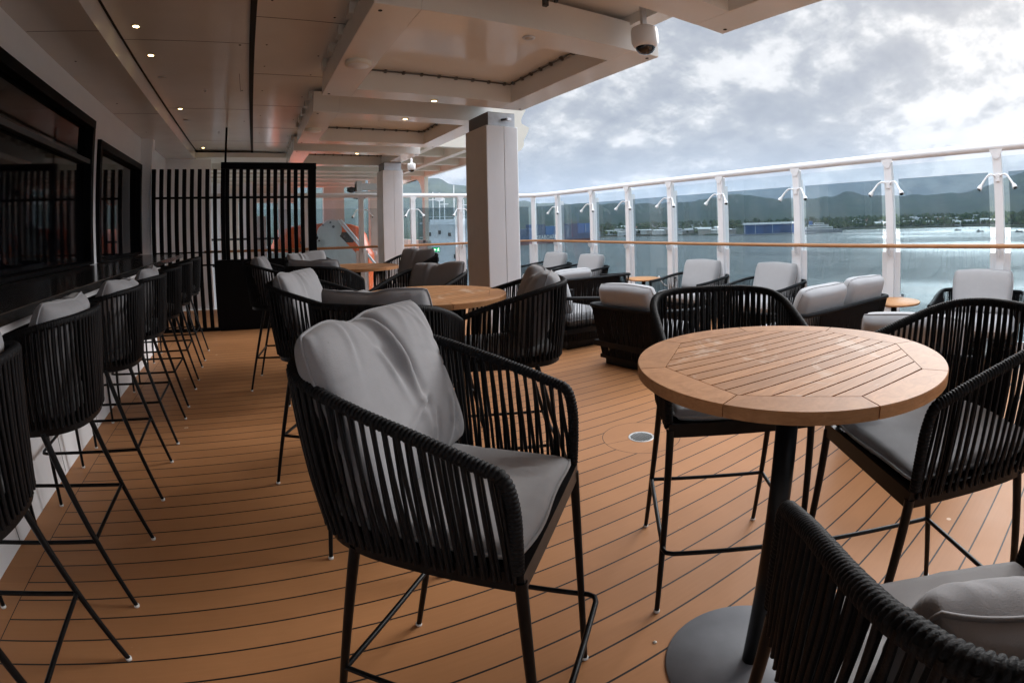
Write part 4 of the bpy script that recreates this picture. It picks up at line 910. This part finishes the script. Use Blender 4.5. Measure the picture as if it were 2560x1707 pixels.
# ferry
fx = pol(62.6, 735, ZS); fe = thing('ferry', 'white ferry with a blue funnel at the waterfront beside the blue warehouses', 'ferry', fx, math.radians(-62.6 + 6))
MB().prism([(-26, -5), (22, -5), (30, 0), (22, 5), (-26, 5)], 0, 4.5).build('hull', bm[3], fe)
m = MB(); m.box((-22, -4.5, 4.5), (16, 4.5, 8.0)); m.box((-18, -4, 8.0), (10, 4, 11.0)); m.box((-10, -3.5, 11), (4, 3.5, 13.5)); m.build('superstructure', bm[0], fe)
MB().box((-17, -2, 11), (-12, 2, 16)).build('funnel', lblue, fe)
for zz, x0, x1 in ((5.8, -21, 15), (9.3, -17, 9), (12, -9, 3)): yq = -4.55 if zz < 8 else (-4.05 if zz < 11 else -3.55); MB().box((x0, yq, zz), (x1, yq + .1, zz + .9)).build('window_band', MT['grey_d'], fe)
for i, (az, el, lab) in enumerate(((79.5, -1.92, 'small dark fishing boat on the water, left of the rightmost windscreen post'), (83.5, -2.02, 'small dark fishing boat near the right edge of the water'), (77.2, -1.78, 'tiny dark boat close to the far shore, left of the other boats'))):
    d = 21.45 / math.tan(math.radians(-el)); p = pol(az, d, ZS); b = thing('fishing_boat', lab, 'boat', p, math.radians(-az + 8), 'small boats on the harbour')
    MB().prism([(-4, -.9), (3, -.9), (5, 0), (3, .9), (-4, .9)], -.2, 1.1).build('hull', MT['grey_d'], b); MB().box((-2.5, -.7, 1.1), (-.3, .7, 2.3), 0, .05).build('cabin', bm[1] if i else MT['grey_d'], b)
# white ship moored close by, seen between the pillars
wsx = thing('moored_ship', 'white ship superstructure with masts and dark windows seen between the two pillars', 'ship', pol(21.3, 62, -6), math.radians(-21.3))
m = MB(); m.box((-5.2, -2, -14), (8, 8, 2.5)); m.box((-4.0, -1.0, 2.5), (7, 6, 5.4)); m.box((-3.2, -.2, 5.4), (6, 5, 7.8)); m.box((-2.4, .4, 7.8), (5, 4, 8.4)); m.build('superstructure', MT['white'], wsx)
for x, z in ((-2.6, 6.4), (-1.4, 6.6), (-.2, 6.3), (1.2, 6.5), (2.6, 6.4), (3.8, 6.4)): MB().box((x, -.26, z), (x + .34, -.21, z + .45)).build('ship_window', MT['grey_d'], wsx)
for x, z in ((-3.2, 3.6), (-1.6, 3.4), (.4, 3.7), (2.2, 3.5)): MB().box((x, -1.06, z), (x + .22, -1.01, z + .5)).build('ship_window', MT['grey_d'], wsx)
for x, z in ((-4.2, -.5), (-2.2, -.6), (-.2, .6), (1.2, -.4), (3.0, -.6), (-4, -4), (-2.6, -4.6), (-1.0, -4.4), (1.0, -4.6), (2.4, -4.4)): MB().box((x, -2.06, z), (x + .34, -2.01, z + (1.2 if z < -3 else .4))).build('ship_window', MT['grey_d'], wsx)
for k in range(34):
    x = r3.uniform(-4.6, 5); lv = r3.choice([(-2.3, 3.4), (-1.3, 6.1), (-.5, 8.4), (-2.3, -1.0), (-2.3, -3.2), (-2.3, -5.5)]); a = r3.uniform(.1, .5); MB().box((x, lv[0], lv[1] - .9), (x + a, lv[0] + .3, lv[1] - .9 + r3.uniform(.2, 1.1))).build('deck_gear', [MT['mach'], MT['grey_d'], MT['white']][k % 3], wsx)
m = MB()
for x, h in ((-2, 3.4), (-.6, 2.6), (.6, 4.2), (1.8, 2.4), (2.8, 3.2)): m.tube([(x, 1.5, 8.3), (x, 1.5, 8.4 + h)], .06, 6); m.box((x - .5, 1.4, 8.4 + h * .7), (x + .5, 1.6, 8.5 + h * .7))
m.lathe([(0, 0), (.5, .1), (.55, .6), (.35, .95), (0, 1.05)], 14, (-1.2, 1.5, 10.6)); m.tube([(-1.2, 1.5, 8.3), (-1.2, 1.5, 10.7)], .07, 6)
m.build('mast', MT['white'], wsx)
m = MB()
for zz, y in ((2.6, -2.0), (5.5, -1.0), (7.9, -.2), (-2.2, -2.05), (-2.9, -2.05)): m.box((-5.2 if zz < 3 else -3.6, y - .06, zz + .75), (7, y, zz + .82)); m.box((-5.2 if zz < 3 else -3.6, y - .06, zz), (7, y + .02, zz + .12))
m.build('deck_railing', MT['white'], wsx)
ah = thing('aft_deckhouse', 'cream deckhouse wall with posts seen through the slatted screen', 'deckhouse', (0, 0, 0))
m = MB(); m.box((-3.5, 16.2, -3), (-.55, 16.4, 2.86)); m.box((-.55, 16.2, -3), (1.2, 16.4, .2)); m.box((-.55, 16.2, 2.3), (1.2, 16.4, 2.86)); m.build('wall', MT['cream'], ah)
for x in (-1.35, -.45, .62): MB().box((x, 14.9, -3), (x + .34, 15.2, 2.86), 0, .02).build('wall_post', MT['white'], ah)
for z, x0 in ((.55, -3.2), (1.25, -3.2)): MB().tube([(x0, 14.7, z), (1.2, 14.7, z)], .03, 8).build('pipe_rail', MT['grey_d'], ah)
MB().box((-.5, 16.1, .25), (.3, 16.19, 1.9)).build('door', MT['mach'], ah)
# green exit sign's reflection in the glass, modelled as a small glowing box
es = thing('exit_sign_reflection', 'green exit sign reflection built as a glowing box with arrow and running figure under the end handrail', 'exit sign', (3.62, 10.10, .985), -.0)
MB().box((-.085, -.012, -.05), (.085, .012, .05), 0, .003).build('sign_box', MT['blk'], es)
MB().box((-.078, -.0135, -.043), (.078, -.0122, .043)).build('sign_face', emis('exit_green', (.0, .30, .10), .8), es)
fz = lambda a, b, h: (a, h, b); xw = emis('exit_white', (.8, .95, .85), 1.2)
m = MB(); m.prism([(-.065, 0), (-.035, .024), (-.035, .010), (-.008, .010), (-.008, -.010), (-.035, -.010), (-.035, -.024)], -.0145, -.0138, fz); m.build('arrow_mark', xw, es); m = MB()
m.prism(circ(.052, .026, .008, 0, 360, 10), -.0145, -.0138, fz); m.prism([(.030, .016), (.055, .016), (.052, -.006), (.066, -.032), (.058, -.034), (.044, -.010), (.030, -.034), (.022, -.032), (.038, -.004), (.034, .008), (.022, .0)], -.0145, -.0138, fz)
m.build('running_figure', xw, es)

# ------------------------------------------------------------------ air, sky, sun, camera
SUN_AZ, SUN_EL = 82.0, 25.0
HAZE = 6.5e-5
hz = MB().box((-5000, -4990, -24), (5010, 5000, 420)).build('haze', None)
m = bpy.data.materials.new('sea_haze'); m.use_nodes = True; nt = m.node_tree; nt.nodes.remove(nt.nodes['Principled BSDF'])
pv = N(nt, 'ShaderNodeVolumePrincipled', Density=HAZE, Anisotropy=.2); pv.inputs['Color'].default_value = (.66, .80, 1., 1); L(nt, pv.outputs[0], nt.nodes['Material Output'].inputs['Volume'])
hz.data.materials.clear(); hz.data.materials.append(m); tag(hz, kind='stuff')

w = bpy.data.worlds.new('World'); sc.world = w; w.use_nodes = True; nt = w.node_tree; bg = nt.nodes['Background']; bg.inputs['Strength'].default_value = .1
sky = N(nt, 'ShaderNodeTexSky', _sky_type='NISHITA'); sky.sun_disc = False; sky.sun_elevation = math.radians(SUN_EL); sky.sun_rotation = math.radians(SUN_AZ); sky.air_density = 1.2; sky.dust_density = 2.0
tc = N(nt, 'ShaderNodeTexCoord'); sp = N(nt, 'ShaderNodeSeparateXYZ'); L(nt, tc.outputs['Generated'], sp.inputs[0])
def ma(op, *a):
    n = N(nt, 'ShaderNodeMath', _operation=op)
    for i, x in enumerate(a):
        if hasattr(x, 'links'): L(nt, x, n.inputs[i])
        else: n.inputs[i].default_value = x
    return n.outputs[0]
def sm(x, a, b, lo=0., hi=1.):
    n = N(nt, 'ShaderNodeMapRange', _interpolation_type='SMOOTHSTEP'); L(nt, x, n.inputs[0])
    for i, v in enumerate((a, b, lo, hi)): n.inputs[i + 1].default_value = v
    return n.outputs[0]
den = ma('ADD', ma('MAXIMUM', sp.outputs[2], 0.), .42); px = ma('DIVIDE', sp.outputs[0], den); py = ma('DIVIDE', sp.outputs[1], den)
def cloud_noise(ox, oy, scale, det, rough, dist, seed):
    c = N(nt, 'ShaderNodeCombineXYZ'); L(nt, ma('ADD', px, ox), c.inputs[0]); L(nt, ma('ADD', py, oy), c.inputs[1]); c.inputs[2].default_value = seed
    n = N(nt, 'ShaderNodeTexNoise', Scale=scale, Detail=det, Roughness=rough, Distortion=dist); L(nt, c.outputs[0], n.inputs['Vector']); return n.outputs[0]
sx_, sy_ = .10 * math.sin(math.radians(SUN_AZ)), .10 * math.cos(math.radians(SUN_AZ))
n1 = cloud_noise(0, 0, 2.1, 12., .60, .08, 3.1); n1s = cloud_noise(sx_, sy_, 2.1, 12., .60, .08, 3.1)
n2 = cloud_noise(2.3, 1.1, .8, 5., .5, .2, 8.4); n3 = cloud_noise(0, 0, 6.5, 10., .62, .15, 1.7)
shade = ma('ADD', ma('MULTIPLY', ma('SUBTRACT', n1, n1s), 3.2), ma('ADD', ma('MULTIPLY', ma('SUBTRACT', n2, .5), 1.5), ma('MULTIPLY', ma('SUBTRACT', n3, .5), .95)))
lit = N(nt, 'ShaderNodeMapRange'); L(nt, shade, lit.inputs[0]); lit.inputs[1].default_value = -.95; lit.inputs[2].default_value = .95; lit = lit.outputs[0]
sd = (math.sin(math.radians(84)) * math.cos(math.radians(20)), math.cos(math.radians(84)) * math.cos(math.radians(20)), math.sin(math.radians(20)))
dt = N(nt, 'ShaderNodeVectorMath', _operation='DOT_PRODUCT'); L(nt, tc.outputs['Generated'], dt.inputs[0]); dt.inputs[1].default_value = sd
near = sm(dt.outputs['Value'], .72, 1.0)
cr = N(nt, 'ShaderNodeValToRGB'); L(nt, ma('MINIMUM', ma('ADD', lit, ma('MULTIPLY', near, .045)), 1.), cr.inputs[0]); el_ = cr.color_ramp.elements
el_[0].position = .12; el_[0].color = (.30, .33, .39, 1); el_[1].position = .92; el_[1].color = (1., 1., 1., 1)
for p_, c_r in ((.34, (.385, .415, .475)), (.49, (.47, .495, .545)), (.57, (.60, .62, .655)), (.66, (.84, .845, .86))): k_ = el_.new(p_); k_.color = (*c_r, 1)
mx = N(nt, 'ShaderNodeVectorMath', _operation='SCALE'); L(nt, cr.outputs[0], mx.inputs[0]); mx.inputs['Scale'].default_value = 9.6
bl = N(nt, 'ShaderNodeMix', _data_type='RGBA'); low = sm(sp.outputs[2], .02, .2, .35, 0.); L(nt, low, bl.inputs[0]); L(nt, mx.outputs[0], bl.inputs[6]); bl.inputs[7].default_value = (4.2, 5.6, 7.6, 1)
cov = sm(ma('ADD', n1, ma('MULTIPLY', n2, .5)), .48, .66)
fin = N(nt, 'ShaderNodeMix', _data_type='RGBA'); fin.inputs[0].default_value = .96; L(nt, sky.outputs[0], fin.inputs[6]); L(nt, bl.outputs[2], fin.inputs[7])
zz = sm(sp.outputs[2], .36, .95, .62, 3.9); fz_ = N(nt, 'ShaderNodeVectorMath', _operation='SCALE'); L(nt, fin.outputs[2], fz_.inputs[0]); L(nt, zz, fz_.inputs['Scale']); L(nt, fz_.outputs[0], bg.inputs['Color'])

sl = bpy.data.lights.new('sun', 'SUN'); sl.energy = 2.7; sl.angle = math.radians(34); sl.color = (1., .99, .985)
so = bpy.data.objects.new('sun', sl); col.objects.link(so)
d = Vector((math.sin(math.radians(SUN_AZ)) * math.cos(math.radians(SUN_EL)), math.cos(math.radians(SUN_AZ)) * math.cos(math.radians(SUN_EL)), math.sin(math.radians(SUN_EL))))
so.rotation_euler = d.to_track_quat('Z', 'Y').to_euler(); so.location = (20, 10, 30)

cd = bpy.data.cameras.new('camera'); cam = bpy.data.objects.new('camera', cd); col.objects.link(cam); sc.camera = cam
cd.type = 'PANO'; cd.panorama_type = 'FISHEYE_LENS_POLYNOMIAL'; cd.sensor_width = 36; cd.sensor_fit = 'HORIZONTAL'; cd.fisheye_fov = math.radians(300); cd.clip_start = .02; cd.clip_end = 20000
ks = 1000 / 2560 * 36
cd.fisheye_polynomial_k0 = 0; cd.fisheye_polynomial_k1 = -.78229958 / ks; cd.fisheye_polynomial_k2 = 0; cd.fisheye_polynomial_k3 = .01573461 / ks ** 3; cd.fisheye_polynomial_k4 = 0
cd.shift_x = -81.654 / 2560; cd.shift_y = -307.767 / 1707
a_, b_, c_ = -0.55771062, 1.58288129, -0.02580719
cam.matrix_world = Matrix.Translation((0, 0, H)) @ (Matrix.Rotation(a_, 4, 'Z') @ Matrix.Rotation(b_, 4, 'X') @ Matrix.Rotation(c_, 4, 'Z'))

sc.render.engine = 'CYCLES'
sc.view_settings.view_transform = 'Standard'; sc.view_settings.look = 'None'; sc.view_settings.exposure = 0.8; sc.view_settings.gamma = 1.0
cy = sc.cycles; cy.use_denoising = True; cy.max_bounces = 10; cy.diffuse_bounces = 5; cy.glossy_bounces = 5; cy.transparent_max_bounces = 24; cy.volume_bounces = 1; cy.caustics_reflective = False; cy.caustics_refractive = False; cy.sample_clamp_indirect = 6.0
